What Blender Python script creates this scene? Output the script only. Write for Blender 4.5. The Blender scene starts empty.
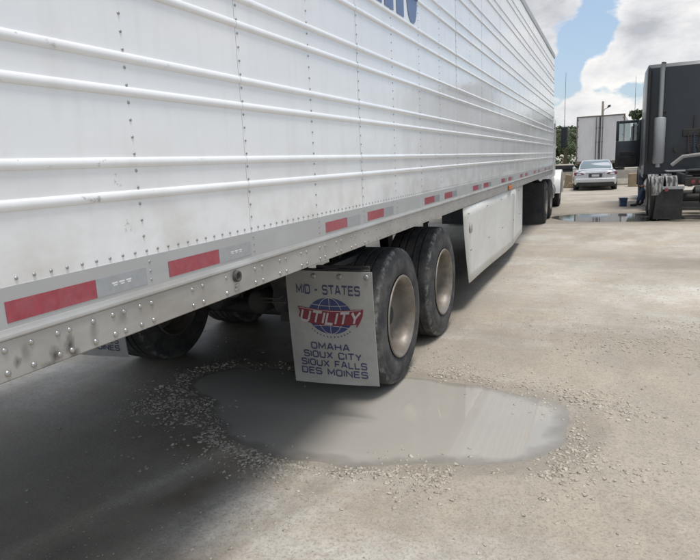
import bpy, bmesh, math, random
import numpy as np
from mathutils import Vector, Matrix, noise as mnoise
random.seed(4); rng = np.random.default_rng(7)
S = bpy.context.scene
COL = S.collection
R = math.radians

# ------------------------------------------------------------------ camera
F_PX, YAW, PITCH, ROLL = 589.65, 0.4152, 0.1932, -0.0474
CAM = Vector((1.334, 0.0, 1.625))
fw = Vector((-math.sin(YAW)*math.cos(PITCH), math.cos(YAW)*math.cos(PITCH), -math.sin(PITCH)))
rt0 = Vector((math.cos(YAW), math.sin(YAW), 0)); up0 = rt0.cross(fw)
rt = math.cos(ROLL)*rt0 + math.sin(ROLL)*up0
up = -math.sin(ROLL)*rt0 + math.cos(ROLL)*up0
cd = bpy.data.cameras.new('camera'); cam = bpy.data.objects.new('camera', cd); COL.objects.link(cam)
cd.sensor_width = 36; cd.sensor_fit = 'HORIZONTAL'; cd.lens = F_PX/700*36
cd.clip_start = 0.05; cd.clip_end = 3000
M = Matrix((rt, up, -fw)).transposed().to_4x4(); M.translation = CAM
cam.matrix_world = M
S.camera = cam
def pixdir(x, y):
    return (fw + rt*(x-350)/F_PX + up*(280-y)/F_PX).normalized()

# ------------------------------------------------------------------ sky and sun
S.view_settings.view_transform = 'Standard'; S.view_settings.look = 'None'
S.view_settings.exposure = 0.32; S.view_settings.gamma = 1
SUN = Vector((0.20, -0.08, 1.0)).normalized()
elev = math.asin(SUN.z); az = math.atan2(SUN.x, SUN.y)
w = bpy.data.worlds.new('World'); S.world = w; w.use_nodes = True
nt = w.node_tree; N = nt.nodes; L = nt.links; N.clear()
wo = N.new('ShaderNodeOutputWorld'); bg = N.new('ShaderNodeBackground'); bg.inputs[1].default_value = 0.115
L.new(bg.outputs[0], wo.inputs[0])
sky = N.new('ShaderNodeTexSky'); sky.sky_type = 'NISHITA'; sky.sun_disc = False
sky.sun_elevation = elev; sky.sun_rotation = az; sky.air_density = 1.0; sky.dust_density = 1.6; sky.ozone_density = 1.0
tc = N.new('ShaderNodeTexCoord')
def wmath(op, a, b=None, c=None, clamp=False):
    n = N.new('ShaderNodeMath'); n.operation = op; n.use_clamp = clamp
    for i, v in enumerate((a, b, c)):
        if v is None: continue
        if isinstance(v, (int, float)): n.inputs[i].default_value = v
        else: L.new(v, n.inputs[i])
    return n.outputs[0]
def wnoise(scale, detail, rough, off, zs=1.9, dist=0.0):
    mp = N.new('ShaderNodeMapping'); mp.inputs['Location'].default_value = off
    mp.inputs['Scale'].default_value = (1, 1, zs)
    L.new(tc.outputs['Generated'], mp.inputs[0])
    n = N.new('ShaderNodeTexNoise'); n.inputs['Scale'].default_value = scale
    n.inputs['Detail'].default_value = detail; n.inputs['Roughness'].default_value = rough
    n.inputs['Distortion'].default_value = dist
    L.new(mp.outputs[0], n.inputs[0]); return n.outputs[0]
def blob(px, py, rad, amp):
    d = pixdir(px, py)
    vd = N.new('ShaderNodeVectorMath'); vd.operation = 'DOT_PRODUCT'
    L.new(tc.outputs['Generated'], vd.inputs[0]); vd.inputs[1].default_value = d
    k = math.cos(rad)
    mr = N.new('ShaderNodeMapRange'); mr.interpolation_type = 'SMOOTHSTEP'
    mr.inputs[1].default_value = k; mr.inputs[2].default_value = 1.0
    mr.inputs[3].default_value = 0; mr.inputs[4].default_value = amp
    L.new(vd.outputs['Value'], mr.inputs[0]); return mr.outputs[0]
n1 = wnoise(3.3, 10, 0.60, (2.3, 0.7, 1.1), 2.0, 0.15)
n2 = wnoise(15.0, 8, 0.62, (7.3, 3.7, 0.1), 1.7, 0.1)
dens = wmath('ADD', wmath('MULTIPLY_ADD', n1, 1.15, -.075), wmath('MULTIPLY_ADD', n2, .75, -.375))
for b in ((612,64,.050,.20),(640,50,.050,.16),(590,78,.022,.08),(600,108,.028,.13),(572,108,.022,.10),(632,108,.03,.12),(690,15,.11,.20),(650,2,.05,.10),
          (543,2,.07,.22),(551,46,.022,.14),(582,40,.055,-.27),(566,76,.035,-.24),(600,12,.04,-.14),(600,92,.016,-.10),(630,91,.016,-.10),(575,92,.016,-.08)):
    dens = wmath('ADD', dens, blob(*b))
cov = wnoise(0.9, 3, 0.5, (5.2, 1.3, 0.4), 1.2)
dens = wmath('ADD', dens, wmath('MULTIPLY_ADD', cov, 0.5, -.17))
mr = N.new('ShaderNodeMapRange'); mr.interpolation_type = 'SMOOTHSTEP'
mr.inputs[1].default_value = 0.515; mr.inputs[2].default_value = 0.66; L.new(dens, mr.inputs[0])
mask = mr.outputs[0]
shade = wnoise(6.5, 9, 0.62, (0.3, 4.7, 2.2), 2.2, 0.2)
thick = N.new('ShaderNodeMapRange'); thick.inputs[1].default_value = 0.60; thick.inputs[2].default_value = 1.0
L.new(dens, thick.inputs[0])
sh2 = wmath('ADD', wmath('MULTIPLY_ADD', shade, 1.9, -.55), wmath('MULTIPLY', thick.outputs[0], 0.18))
for b in ((695,12,.12,.16),(655,6,.05,.08),(543,4,.08,.30),(612,84,.035,.10),(605,58,.045,-.16),(605,104,.04,-.12)):
    sh2 = wmath('ADD', sh2, blob(*b))
cr = N.new('ShaderNodeValToRGB'); cr.color_ramp.elements[0].position = 0.25; cr.color_ramp.elements[0].color = (7.1, 6.98, 6.8, 1)
cr.color_ramp.elements[1].position = 1.0; cr.color_ramp.elements[1].color = (3.6, 3.7, 4.0, 1)
e = cr.color_ramp.elements.new(0.6); e.color = (5.5, 5.55, 5.7, 1)
L.new(sh2, cr.inputs[0])
# thin veil that pales the blue
veil = N.new('ShaderNodeMix'); veil.data_type = 'RGBA'; veil.inputs[0].default_value = 0.35
L.new(sky.outputs[0], veil.inputs[6]); veil.inputs[7].default_value = (4.2, 5.4, 6.9, 1)
mx = N.new('ShaderNodeMix'); mx.data_type = 'RGBA'
L.new(mask, mx.inputs[0]); L.new(veil.outputs[2], mx.inputs[6]); L.new(cr.outputs[0], mx.inputs[7])
L.new(mx.outputs[2], bg.inputs[0])
sd = bpy.data.lights.new('sun', 'SUN'); sd.energy = 2.5; sd.angle = R(17); sd.color = (1.0, 0.97, 0.925)
so = bpy.data.objects.new('sun', sd); COL.objects.link(so); so.location = (5, 5, 30)
so.rotation_euler = SUN.to_track_quat('Z', 'Y').to_euler()

# ------------------------------------------------------------------ materials
def mat(name, col, rough=0.6, metal=0.0, var=0.0, vscale=6, dirt=None, dirt_amt=0.0, dscale=3, bump=0.0, bscale=40,
        coat=0.0, spec=0.5, dpos=None, low=None, low_col=None, stretch=(1, 1, 1)):
    m = bpy.data.materials.new(name); m.use_nodes = True
    n = m.node_tree.nodes; l = m.node_tree.links; p = n['Principled BSDF']
    p.inputs['Roughness'].default_value = rough; p.inputs['Metallic'].default_value = metal
    p.inputs['Specular IOR Level'].default_value = spec
    if coat: p.inputs['Coat Weight'].default_value = coat; p.inputs['Coat Roughness'].default_value = 0.08
    c4 = (*col, 1)
    t = n.new('ShaderNodeNewGeometry')
    mp = n.new('ShaderNodeMapping'); l.new(t.outputs['Position'], mp.inputs[0]); mp.inputs['Scale'].default_value = stretch
    cur = None
    if var or dirt:
        a = n.new('ShaderNodeTexNoise'); a.inputs['Scale'].default_value = vscale; a.inputs['Detail'].default_value = 6
        l.new(mp.outputs[0], a.inputs[0])
        r = n.new('ShaderNodeMapRange'); r.inputs[1].default_value = .3; r.inputs[2].default_value = .7
        r.inputs[3].default_value = 1-var; r.inputs[4].default_value = 1+var; l.new(a.outputs[0], r.inputs[0])
        hs = n.new('ShaderNodeHueSaturation'); hs.inputs['Color'].default_value = c4; l.new(r.outputs[0], hs.inputs['Value'])
        cur = hs.outputs[0]
    if dirt:
        b = n.new('ShaderNodeTexNoise'); b.inputs['Scale'].default_value = dscale; b.inputs['Detail'].default_value = 9
        b.inputs['Roughness'].default_value = .65; l.new(mp.outputs[0], b.inputs[0])
        r2 = n.new('ShaderNodeMapRange'); r2.inputs[1].default_value = .42; r2.inputs[2].default_value = .72
        r2.inputs[4].default_value = dirt_amt; l.new(b.outputs[0], r2.inputs[0])
        x = n.new('ShaderNodeMix'); x.data_type = 'RGBA'; l.new(r2.outputs[0], x.inputs[0]); l.new(cur, x.inputs[6])
        x.inputs[7].default_value = (*dirt, 1); cur = x.outputs[2]
        rr = n.new('ShaderNodeMapRange'); rr.inputs[3].default_value = rough; rr.inputs[4].default_value = min(1, rough+.35)
        l.new(r2.outputs[0], rr.inputs[0]); l.new(rr.outputs[0], p.inputs['Roughness'])
    if cur is None: p.inputs['Base Color'].default_value = c4
    else: l.new(cur, p.inputs['Base Color'])
    if bump:
        bn = n.new('ShaderNodeTexNoise'); bn.inputs['Scale'].default_value = bscale; bn.inputs['Detail'].default_value = 5
        l.new(mp.outputs[0], bn.inputs[0])
        bb = n.new('ShaderNodeBump'); bb.inputs['Strength'].default_value = bump; bb.inputs['Distance'].default_value = .02
        l.new(bn.outputs[0], bb.inputs['Height']); l.new(bb.outputs[0], p.inputs['Normal'])
    m.diffuse_color = c4
    return m

DUST = (0.30, 0.265, 0.215)
m_rail = mat('dirty_aluminium', (.42, .41, .39), .42, .35, .10, 9, (.24, .20, .15), .45, 5, .05, 30, stretch=(1, .45, 1))
m_railtop = mat('grey_aluminium', (.47, .475, .475), .45, .35, .08, 14, (.30, .28, .24), .35, 7, stretch=(1, .4, 1))
m_rivet = mat('rivet_metal', (.42, .41, .39), .33, .85, .1, 60)
m_rivetw = mat('grey_rivet', (.36, .36, .36), .4, .6)
m_red = mat('red_reflective', (.32, .045, .068), .35, 0, .12, 50, (.36, .2, .2), .30, 20, coat=.3)
m_silver = mat('silver_reflective', (.36, .38, .40), .3, .3, .06, 50, coat=.3)
m_rubber = mat('rubber', (.030, .031, .033), .8, 0, .2, 30, (.15, .14, .125), .75, 6, .15, 60)
m_rubber_far = mat('tyre_rubber', (.02, .021, .023), .85, 0, .2, 30, (.07, .065, .058), .6, 5)
m_rim = mat('dull_aluminium_rim', (.26, .235, .205), .48, .5, .12, 8, (.14, .112, .083), .85, 5, .04, 40)
m_dark = mat('black_chassis', (.018, .019, .02), .65, .1, .3, 10, (.075, .068, .058), .6, 4)
m_under = mat('underside_steel', (.035, .036, .037), .7, .2, .3, 8, (.085, .075, .062), .7, 3)
m_white = mat('white_paint', (.74, .74, .72), .3, 0, .03, 3, (.42, .39, .34), .25, 2.2, coat=.3)
m_skirt = mat('dusty_white_skirt', (.68, .675, .645), .42, 0, .03, 3, (.50, .46, .38), .55, 1.6, .06, 5, stretch=(1, .8, 1))
m_flap = mat('white_flap', (.36, .36, .345), .5, 0, .05, 4, (.20, .18, .15), .45, 5, .06, 9)
m_navy = mat('navy_print', (.05, .055, .12), .5, 0, .15, 40)
m_globe = mat('globe_blue_print', (.042, .055, .15), .45, 0, .15, 30)
m_ribbon = mat('red_print', (.19, .03, .042), .45, 0, .12, 30)
m_lettering = mat('white_print', (.46, .42, .42), .5, 0, .1, 40)
m_blue = mat('blue_vinyl', (.095, .145, .29), .3, 0, .06, 20)
m_black = mat('black_truck_paint', (.016, .022, .030), .38, 0, .06, 2, (.035, .04, .045), .3, 1.2, coat=.25)
m_chrome = mat('chrome', (.62, .63, .64), .18, .95, .05, 10)
m_shield = mat('stainless_shield', (.34, .35, .355), .45, .4, .06, 14, (.35, .34, .32), .4, 9)
m_glass = mat('dark_glass', (.02, .026, .03), .06, 0, spec=.8)
m_concrete = mat('concrete', (.33, .305, .265), .9, 0, .12, 5, (.2, .17, .13), .5, 2, .2, 20)
m_tan = mat('tan_block', (.27, .205, .13), .9, 0, .15, 6, (.2, .15, .1), .4, 3)
m_silvercar = mat('silver_car_paint', (.56, .565, .58), .25, .25, .02, 4, (.4, .38, .35), .2, 3, coat=.6)
m_tail = mat('tail_light_red', (.16, .012, .02), .2, 0, coat=.5)
m_amber = mat('amber_lens', (.62, .17, .03), .35, 0, coat=.3)
m_plate = mat('plate_white', (.5, .52, .55), .4)
m_boxgrey = mat('grey_white_box', (.60, .595, .60), .45, 0, .05, 2, (.36, .34, .31), .4, 1.4, stretch=(1, 1, .4))
m_seal = mat('door_seal', (.05, .05, .055), .7)
m_denim = mat('denim', (.055, .085, .15), .9, 0, .2, 30, bump=.2)
m_shirt = mat('dark_shirt', (.03, .035, .05), .9, 0, .2, 20)
m_skin = mat('skin', (.36, .2, .13), .55)
m_hair = mat('hair', (.02, .014, .01), .7)
m_bucket = mat('bucket_blue', (.03, .06, .13), .4, 0, .1, 12)
m_bark = mat('bark', (.11, .085, .06), .95, 0, .2, 8, bump=.4, bscale=12)
m_leaf = mat('leaves', (.055, .085, .032), .7, 0, .35, 1.2)
m_leaf2 = mat('leaves_olive', (.075, .09, .04), .7, 0, .35, 1.4)
m_pole = mat('weathered_pole', (.16, .14, .12), .8, 0, .15, 6)
m_wood = mat('deck_wood', (.34, .30, .25), .85, 0, .2, 8)

def tyre_wear(m):
    n = m.node_tree.nodes; l = m.node_tree.links; p = n['Principled BSDF']; src = p.inputs['Base Color'].links[0].from_socket
    tc_ = n.new('ShaderNodeTexCoord'); sp = n.new('ShaderNodeSeparateXYZ'); l.new(tc_.outputs['Object'], sp.inputs[0])
    cb = n.new('ShaderNodeCombineXYZ'); l.new(sp.outputs[1], cb.inputs[1]); l.new(sp.outputs[2], cb.inputs[2])
    ln = n.new('ShaderNodeVectorMath'); ln.operation = 'LENGTH'; l.new(cb.outputs[0], ln.inputs[0])
    def mr(v, a, b, c=0., d=1.):
        r = n.new('ShaderNodeMapRange'); r.inputs[1].default_value = a; r.inputs[2].default_value = b; r.inputs[3].default_value = c; r.inputs[4].default_value = d; l.new(v, r.inputs[0]); return r.outputs[0]
    def mu(a, b):
        q = n.new('ShaderNodeMath'); q.operation = 'MULTIPLY'; l.new(a, q.inputs[0]); l.new(b, q.inputs[1]); return q.outputs[0]
    t = n.new('ShaderNodeTexNoise'); t.inputs['Scale'].default_value = 16; t.inputs['Detail'].default_value = 8; t.inputs['Roughness'].default_value = .7; l.new(tc_.outputs['Object'], t.inputs[0])
    band = mu(mr(ln.outputs['Value'], .472, .492), mr(ln.outputs['Value'], .514, .506))
    ax = n.new('ShaderNodeMath'); ax.operation = 'ABSOLUTE'; l.new(sp.outputs[0], ax.inputs[0])
    band = mu(band, mr(ax.outputs[0], .165, .185))
    f = mu(band, mr(t.outputs[0], .46, .62, 0, .8))
    x = n.new('ShaderNodeMix'); x.data_type = 'RGBA'; l.new(f, x.inputs[0]); l.new(src, x.inputs[6]); x.inputs[7].default_value = (.26, .25, .235, 1)
    l.new(x.outputs[2], p.inputs['Base Color'])
tyre_wear(m_rubber)

# clear door glass
m_clear = bpy.data.materials.new('clear_glass'); m_clear.use_nodes = True
_n = m_clear.node_tree.nodes; _l = m_clear.node_tree.links; _n.remove(_n['Principled BSDF'])
_t = _n.new('ShaderNodeBsdfTransparent'); _t.inputs[0].default_value = (.72, .78, .78, 1)
_g = _n.new('ShaderNodeBsdfGlossy'); _g.inputs['Roughness'].default_value = .03
_mx = _n.new('ShaderNodeMixShader'); _mx.inputs[0].default_value = .12
_l.new(_t.outputs[0], _mx.inputs[1]); _l.new(_g.outputs[0], _mx.inputs[2]); _l.new(_mx.outputs[0], _n['Material Output'].inputs[0])

def rail_scuffs(m):
    n = m.node_tree.nodes; l = m.node_tree.links; p = n['Principled BSDF']; src = p.inputs['Base Color'].links[0].from_socket
    g = n.new('ShaderNodeNewGeometry'); t = n.new('ShaderNodeTexNoise'); t.inputs['Scale'].default_value = 38; t.inputs['Detail'].default_value = 6
    l.new(g.outputs['Position'], t.inputs[0]); cur = src
    for (y, z, ry, rz_, a) in ((1.055, 1.165, .018, .03, .9), (1.105, 1.178, .02, .034, .9), (1.118, 1.155, .02, .02, .8), (.948, 1.185, .012, .02, .8), (1.19, 1.19, .02, .05, .35), (1.30, 1.205, .03, .03, .35), (.975, 1.20, .02, .035, .4), (1.035, 1.148, .03, .012, .6)):
        vm = n.new('ShaderNodeVectorMath'); vm.operation = 'SUBTRACT'; l.new(g.outputs['Position'], vm.inputs[0]); vm.inputs[1].default_value = (.006, y, z)
        vs_ = n.new('ShaderNodeVectorMath'); vs_.operation = 'MULTIPLY'; l.new(vm.outputs[0], vs_.inputs[0]); vs_.inputs[1].default_value = (2, 1/ry, 1/rz_)
        ln = n.new('ShaderNodeVectorMath'); ln.operation = 'LENGTH'; l.new(vs_.outputs[0], ln.inputs[0])
        ad = n.new('ShaderNodeMath'); ad.operation = 'MULTIPLY_ADD'; l.new(t.outputs[0], ad.inputs[0]); ad.inputs[1].default_value = 1.4; l.new(ln.outputs['Value'], ad.inputs[2])
        r = n.new('ShaderNodeMapRange'); r.inputs[1].default_value = 1.75; r.inputs[2].default_value = .8; r.inputs[4].default_value = a; l.new(ad.outputs[0], r.inputs[0])
        x = n.new('ShaderNodeMix'); x.data_type = 'RGBA'; l.new(r.outputs[0], x.inputs[0]); l.new(cur, x.inputs[6]); x.inputs[7].default_value = (.055, .05, .045, 1); cur = x.outputs[2]
    l.new(cur, p.inputs['Base Color'])
rail_scuffs(m_rail)

# trailer side sheet: glossy white with shallow oil-canning, faint rain streaks and scuffs
m_panel = bpy.data.materials.new('trailer_white'); m_panel.use_nodes = True
def panel_mat():
    n = m_panel.node_tree.nodes; l = m_panel.node_tree.links; p = n['Principled BSDF']
    p.inputs['Coat Weight'].default_value = .25; p.inputs['Coat Roughness'].default_value = .07
    g = n.new('ShaderNodeNewGeometry')
    def nz(scale, det, st, rough=.6):
        mp = n.new('ShaderNodeMapping'); mp.inputs['Scale'].default_value = st; l.new(g.outputs['Position'], mp.inputs[0])
        t = n.new('ShaderNodeTexNoise'); t.inputs['Scale'].default_value = scale; t.inputs['Detail'].default_value = det
        t.inputs['Roughness'].default_value = rough; l.new(mp.outputs[0], t.inputs[0]); return t.outputs[0]
    def mrange(v, a, b, c=0., d=1.):
        r = n.new('ShaderNodeMapRange'); r.inputs[1].default_value = a; r.inputs[2].default_value = b
        r.inputs[3].default_value = c; r.inputs[4].default_value = d; l.new(v, r.inputs[0]); return r.outputs[0]
    def mth(op, a, b):
        q = n.new('ShaderNodeMath'); q.operation = op
        for i, v in enumerate((a, b)):
            if isinstance(v, (int, float)): q.inputs[i].default_value = v
            else: l.new(v, q.inputs[i])
        return q.outputs[0]
    def mix(fac, a, b):
        x = n.new('ShaderNodeMix'); x.data_type = 'RGBA'; l.new(fac, x.inputs[0])
        if isinstance(a, tuple): x.inputs[6].default_value = (*a, 1)
        else: l.new(a, x.inputs[6])
        x.inputs[7].default_value = (*b, 1); return x.outputs[2]
    big = mrange(nz(1.3, 4, (1, 1, 1)), .3, .7)
    c = mix(big, (.83, .835, .84), (.80, .81, .815))
    streak = mth('MULTIPLY', mrange(nz(9, 5, (1, 1, .16)), .5, .8), .35)
    c = mix(streak, c, (.60, .585, .55))
    # grime gathering low on the sheets and along the rib tops
    sx = n.new('ShaderNodeSeparateXYZ'); l.new(g.outputs['Position'], sx.inputs[0])
    low = mrange(sx.outputs[2], 1.75, 1.38)
    low = mth('MULTIPLY', low, mrange(nz(6, 8, (1, .6, 1)), .40, .70, 0, .6))
    c = mix(low, c, (.52, .49, .43))
    rib = mth('MULTIPLY', mrange(sx.outputs[0], .003, .007), mrange(nz(26, 8, (1, .7, 1), .7), .60, .68, 0, .75))
    rib = mth('MULTIPLY', rib, mrange(sx.outputs[1], 2.2, 1.1))
    c = mix(rib, c, (.27, .25, .22))
    # two old sticker ghosts beside the first rivet seam
    for (y, z) in ((1.355, 1.612), (1.375, 1.475)):
        ay = mth('ABSOLUTE', mth('SUBTRACT', sx.outputs[1], y), 0); az_ = mth('ABSOLUTE', mth('SUBTRACT', sx.outputs[2], z), 0)
        box = mth('MULTIPLY', mrange(ay, .017, .010), mrange(az_, .022, .015))
        box = mth('MULTIPLY', box, mrange(nz(95, 2, (1, 1, 1)), .52, .60, 0, .55))
        c = mix(box, c, (.35, .33, .30))
    l.new(c, p.inputs['Base Color'])
    rgh = mrange(nz(2.2, 5, (1, 1, 1)), .3, .7, .10, .20); l.new(rgh, p.inputs['Roughness'])
    w1 = nz(1.6, 2, (1, .8, 1)); w2 = nz(7, 2, (1, 1, 1))
    b1 = n.new('ShaderNodeBump'); b1.inputs['Strength'].default_value = .55; b1.inputs['Distance'].default_value = .012; l.new(w1, b1.inputs['Height'])
    b2 = n.new('ShaderNodeBump'); b2.inputs['Strength'].default_value = .16; b2.inputs['Distance'].default_value = .01; l.new(w2, b2.inputs['Height'])
    l.new(b1.outputs[0], b2.inputs['Normal']); l.new(b2.outputs[0], p.inputs['Normal'])
panel_mat()

# ------------------------------------------------------------------ helpers
def link(o, parent=None):
    COL.objects.link(o)
    if parent is not None: o.parent = parent
    return o
def obj(name, bm, m, parent=None, smooth=False, loc=None):
    me = bpy.data.meshes.new(name); bm.to_mesh(me); bm.free()
    if smooth: me.polygons.foreach_set('use_smooth', [True]*len(me.polygons))
    me.materials.append(m)
    o = bpy.data.objects.new(name, me); link(o, parent)
    if loc: o.location = loc
    return o
def tag(o, label=None, cat=None, group=None, kind=None):
    if label: o['label'] = label
    if cat: o['category'] = cat
    if group: o['group'] = group
    if kind: o['kind'] = kind
    return o
def thing(name, label, cat, loc=(0, 0, 0), rz=0, group=None):
    o = bpy.data.objects.new(name, None); o.empty_display_size = .2
    o.location = loc; o.rotation_euler = (0, 0, rz); link(o)
    return tag(o, label, cat, group)
def inst(src, parent, loc=None, name=None):
    o = src.copy(); COL.objects.link(o); o.parent = parent
    if loc is not None: o.location = loc
    return o
def B(): return bmesh.new()
def bx(bm, x0, x1, y0, y1, z0, z1, bev=0, seg=2):
    r = bmesh.ops.create_cube(bm, size=1)
    for v in r['verts']:
        v.co = Vector(((x0+x1)/2+v.co.x*(x1-x0), (y0+y1)/2+v.co.y*(y1-y0), (z0+z1)/2+v.co.z*(z1-z0)))
    if bev:
        es = set(e for v in r['verts'] for e in v.link_edges)
        bmesh.ops.bevel(bm, geom=list(es), offset=bev, segments=seg, affect='EDGES', profile=.5)
    return bm
def prism(bm, pts, axis, a, b, bev=0, seg=2):
    """extrude a polygon. axis 0: pts=(y,z) along x ; 1: pts=(x,z) along y ; 2: pts=(x,y) along z"""
    def P(p, t): return {0: (t, p[0], p[1]), 1: (p[0], t, p[1]), 2: (p[0], p[1], t)}[axis]
    va = [bm.verts.new(P(p, a)) for p in pts]; vb = [bm.verts.new(P(p, b)) for p in pts]
    n = len(pts); fs = [bm.faces.new(va), bm.faces.new(list(reversed(vb)))]
    for i in range(n): fs.append(bm.faces.new((va[(i+1) % n], va[i], vb[i], vb[(i+1) % n])))
    bmesh.ops.recalc_face_normals(bm, faces=fs)
    if bev:
        es = set(e for f in fs[:2] for e in f.edges)
        bmesh.ops.bevel(bm, geom=list(es), offset=bev, segments=seg, affect='EDGES', profile=.5)
    return bm
def lathe(bm, prof, seg=48, center=(0, 0, 0), axis=0, close=False):
    """prof = list of (axial, radius) swept round the axis"""
    rings = []
    for (a, r) in prof:
        ring = []
        if r < 1e-6:
            ring = [None]
        else:
            for k in range(seg):
                t = 2*math.pi*k/seg
                c, s = r*math.cos(t), r*math.sin(t)
                co = {0: (a, c, s), 1: (c, a, s), 2: (c, s, a)}[axis]
                ring.append(bm.verts.new(Vector(center)+Vector(co)))
        if ring[0] is None:
            co = {0: (a, 0, 0), 1: (0, a, 0), 2: (0, 0, a)}[axis]
            ring = [bm.verts.new(Vector(center)+Vector(co))]
        rings.append(ring)
    fs = []
    pairs = list(zip(rings[:-1], rings[1:]))
    if close: pairs.append((rings[-1], rings[0]))
    for A, Bq in pairs:
        for k in range(seg):
            j = (k+1) % seg
            if len(A) == 1 and len(Bq) == 1: continue
            if len(A) == 1: fs.append(bm.faces.new((A[0], Bq[k], Bq[j])))
            elif len(Bq) == 1: fs.append(bm.faces.new((A[k], A[j], Bq[0])))
            else: fs.append(bm.faces.new((A[k], A[j], Bq[j], Bq[k])))
    bmesh.ops.recalc_face_normals(bm, faces=fs)
    return bm
def tube(bm, pts, r, seg=10, cap=True):
    pts = [Vector(p) for p in pts]; rs = r if isinstance(r, (list, tuple)) else [r]*len(pts)
    rings = []
    ref = None
    for i, p in enumerate(pts):
        t = (pts[min(i+1, len(pts)-1)]-pts[max(i-1, 0)]).normalized()
        if ref is None or abs(ref.dot(t)) > .95: ref = Vector((0, 0, 1)) if abs(t.z) < .9 else Vector((1, 0, 0))
        u = t.cross(ref).normalized(); v = t.cross(u).normalized()
        rings.append([bm.verts.new(p+(u*math.cos(2*math.pi*k/seg)+v*math.sin(2*math.pi*k/seg))*rs[i]) for k in range(seg)])
    fs = []
    for A, Bq in zip(rings[:-1], rings[1:]):
        for k in range(seg): fs.append(bm.faces.new((A[k], A[(k+1) % seg], Bq[(k+1) % seg], Bq[k])))
    if cap: fs.append(bm.faces.new(rings[0])); fs.append(bm.faces.new(list(reversed(rings[-1]))))
    bmesh.ops.recalc_face_normals(bm, faces=fs)
    return bm
def np_mesh(name, V, Fc, m, parent=None, smooth=False):
    """V (n,3) ; Fc (m,k) uniform polygons"""
    V = np.asarray(V, np.float32); Fc = np.asarray(Fc, np.int32); k = Fc.shape[1]
    me = bpy.data.meshes.new(name); me.vertices.add(len(V)); me.vertices.foreach_set('co', V.ravel())
    me.loops.add(Fc.size); me.loops.foreach_set('vertex_index', Fc.ravel())
    me.polygons.add(len(Fc)); me.polygons.foreach_set('loop_start', np.arange(len(Fc), dtype=np.int32)*k)
    if smooth: me.polygons.foreach_set('use_smooth', np.ones(len(Fc), bool))
    me.update(calc_edges=True); me.validate(); me.materials.append(m)
    o = bpy.data.objects.new(name, me); return link(o, parent)
def dome_template(seg=8, rings=2, squash=.7):
    V = [(squash, 0, 0)]; Fc = []
    for i in range(1, rings+1):
        t = math.pi/2*i/rings
        for k in range(seg): V.append((squash*math.cos(t), math.sin(t)*math.cos(2*math.pi*k/seg), math.sin(t)*math.sin(2*math.pi*k/seg)))
    for k in range(seg): Fc.append((0, 1+k, 1+(k+1) % seg))
    for i in range(rings-1):
        for k in range(seg):
            a, b = 1+i*seg+k, 1+i*seg+(k+1) % seg; c, d = a+seg, b+seg
            Fc += [(a, c, d), (a, d, b)]
    return np.array(V), np.array(Fc)
def many(name, tmpl, pos, scl, m, parent=None, smooth=True):
    V, Fc = tmpl; pos = np.asarray(pos, float); scl = np.asarray(scl, float).reshape(-1, 1, 1)
    VV = (V[None]*scl+pos[:, None, :]).reshape(-1, 3)
    FF = (Fc[None]+(np.arange(len(pos))*len(V))[:, None, None]).reshape(-1, Fc.shape[1])
    return np_mesh(name, VV, FF, m, parent, smooth)

# ------------------------------------------------------------------ ground: one sheet, finer near the camera
def sst(a, b, x):
    t = np.clip((x-a)/(b-a), 0, 1); return t*t*(3-2*t)
_perm = rng.random((256, 256))
def vnoise(x, y, sc, seed=0):
    x = x*sc+seed*17.3+1000; y = y*sc+seed*9.1+1000
    xi = np.floor(x).astype(int); yi = np.floor(y).astype(int); fx = x-xi; fy = y-yi
    fx = fx*fx*(3-2*fx); fy = fy*fy*(3-2*fy)
    g = lambda a, b: _perm[a % 256, b % 256]
    return (g(xi, yi)*(1-fx)+g(xi+1, yi)*fx)*(1-fy)+(g(xi, yi+1)*(1-fx)+g(xi+1, yi+1)*fx)*fy
def fbm(x, y, sc, oct=4, seed=0):
    s = 0; a = 1; t = 0
    for i in range(oct):
        s = s+a*(vnoise(x, y, sc*2**i, seed+i)-.5)*2; t += a; a *= .55
    return s/t
def s_near(x, y):
    # distance-like field of the puddle by the rear wheels (>0 inside)
    cx, cy = -.05, 3.45
    ang = .10
    u = (x-cx)*math.cos(ang)+(y-cy)*math.sin(ang); v = -(x-cx)*math.sin(ang)+(y-cy)*math.cos(ang)
    r = np.sqrt((u/1.36)**2+(v/.76)**2)
    r2 = np.sqrt(((x+1.15)/.55)**2+((y-3.65)/.42)**2)
    return np.maximum(1-r, 1-r2)+fbm(x, y, 2.2, 5, 3)*.13+fbm(x, y, 13, 3, 5)*.03
def s_far(x, y):
    r = np.sqrt(((x-1.5)/1.75)**2+((y-16.5)/1.25)**2)
    return 1-r+fbm(x, y, 1.0, 3, 8)*.14
def height(x, y):
    near = fbm(x, y, .7, 3, 1)*.007+fbm(x, y, 5, 3, 2)*.0022+fbm(x, y, 22, 2, 4)*.0011
    h = near
    d = s_near(x, y); h = h-.032*sst(-.12, .36, d)+.006*sst(-.42, -.14, d)*(1-sst(-.12, -.02, d))
    d = s_far(x, y); h = h-.045*sst(-.05, .35, d)
    # tyre ruts
    for (x0, sl, wd, dp) in ((-.07, .33, .10, .006), (-.58, .33, .13, .007)):
        c = x0+sl*(y-2.2); m = np.exp(-((x-c)/wd)**2)*sst(3.0, 2.5, y)*sst(.6, 1.2, y); h = h-dp*m
    far = sst(30, 120, np.abs(y))+sst(20, 120, np.abs(x)); return h*(1-np.clip(far, 0, 1))
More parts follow.
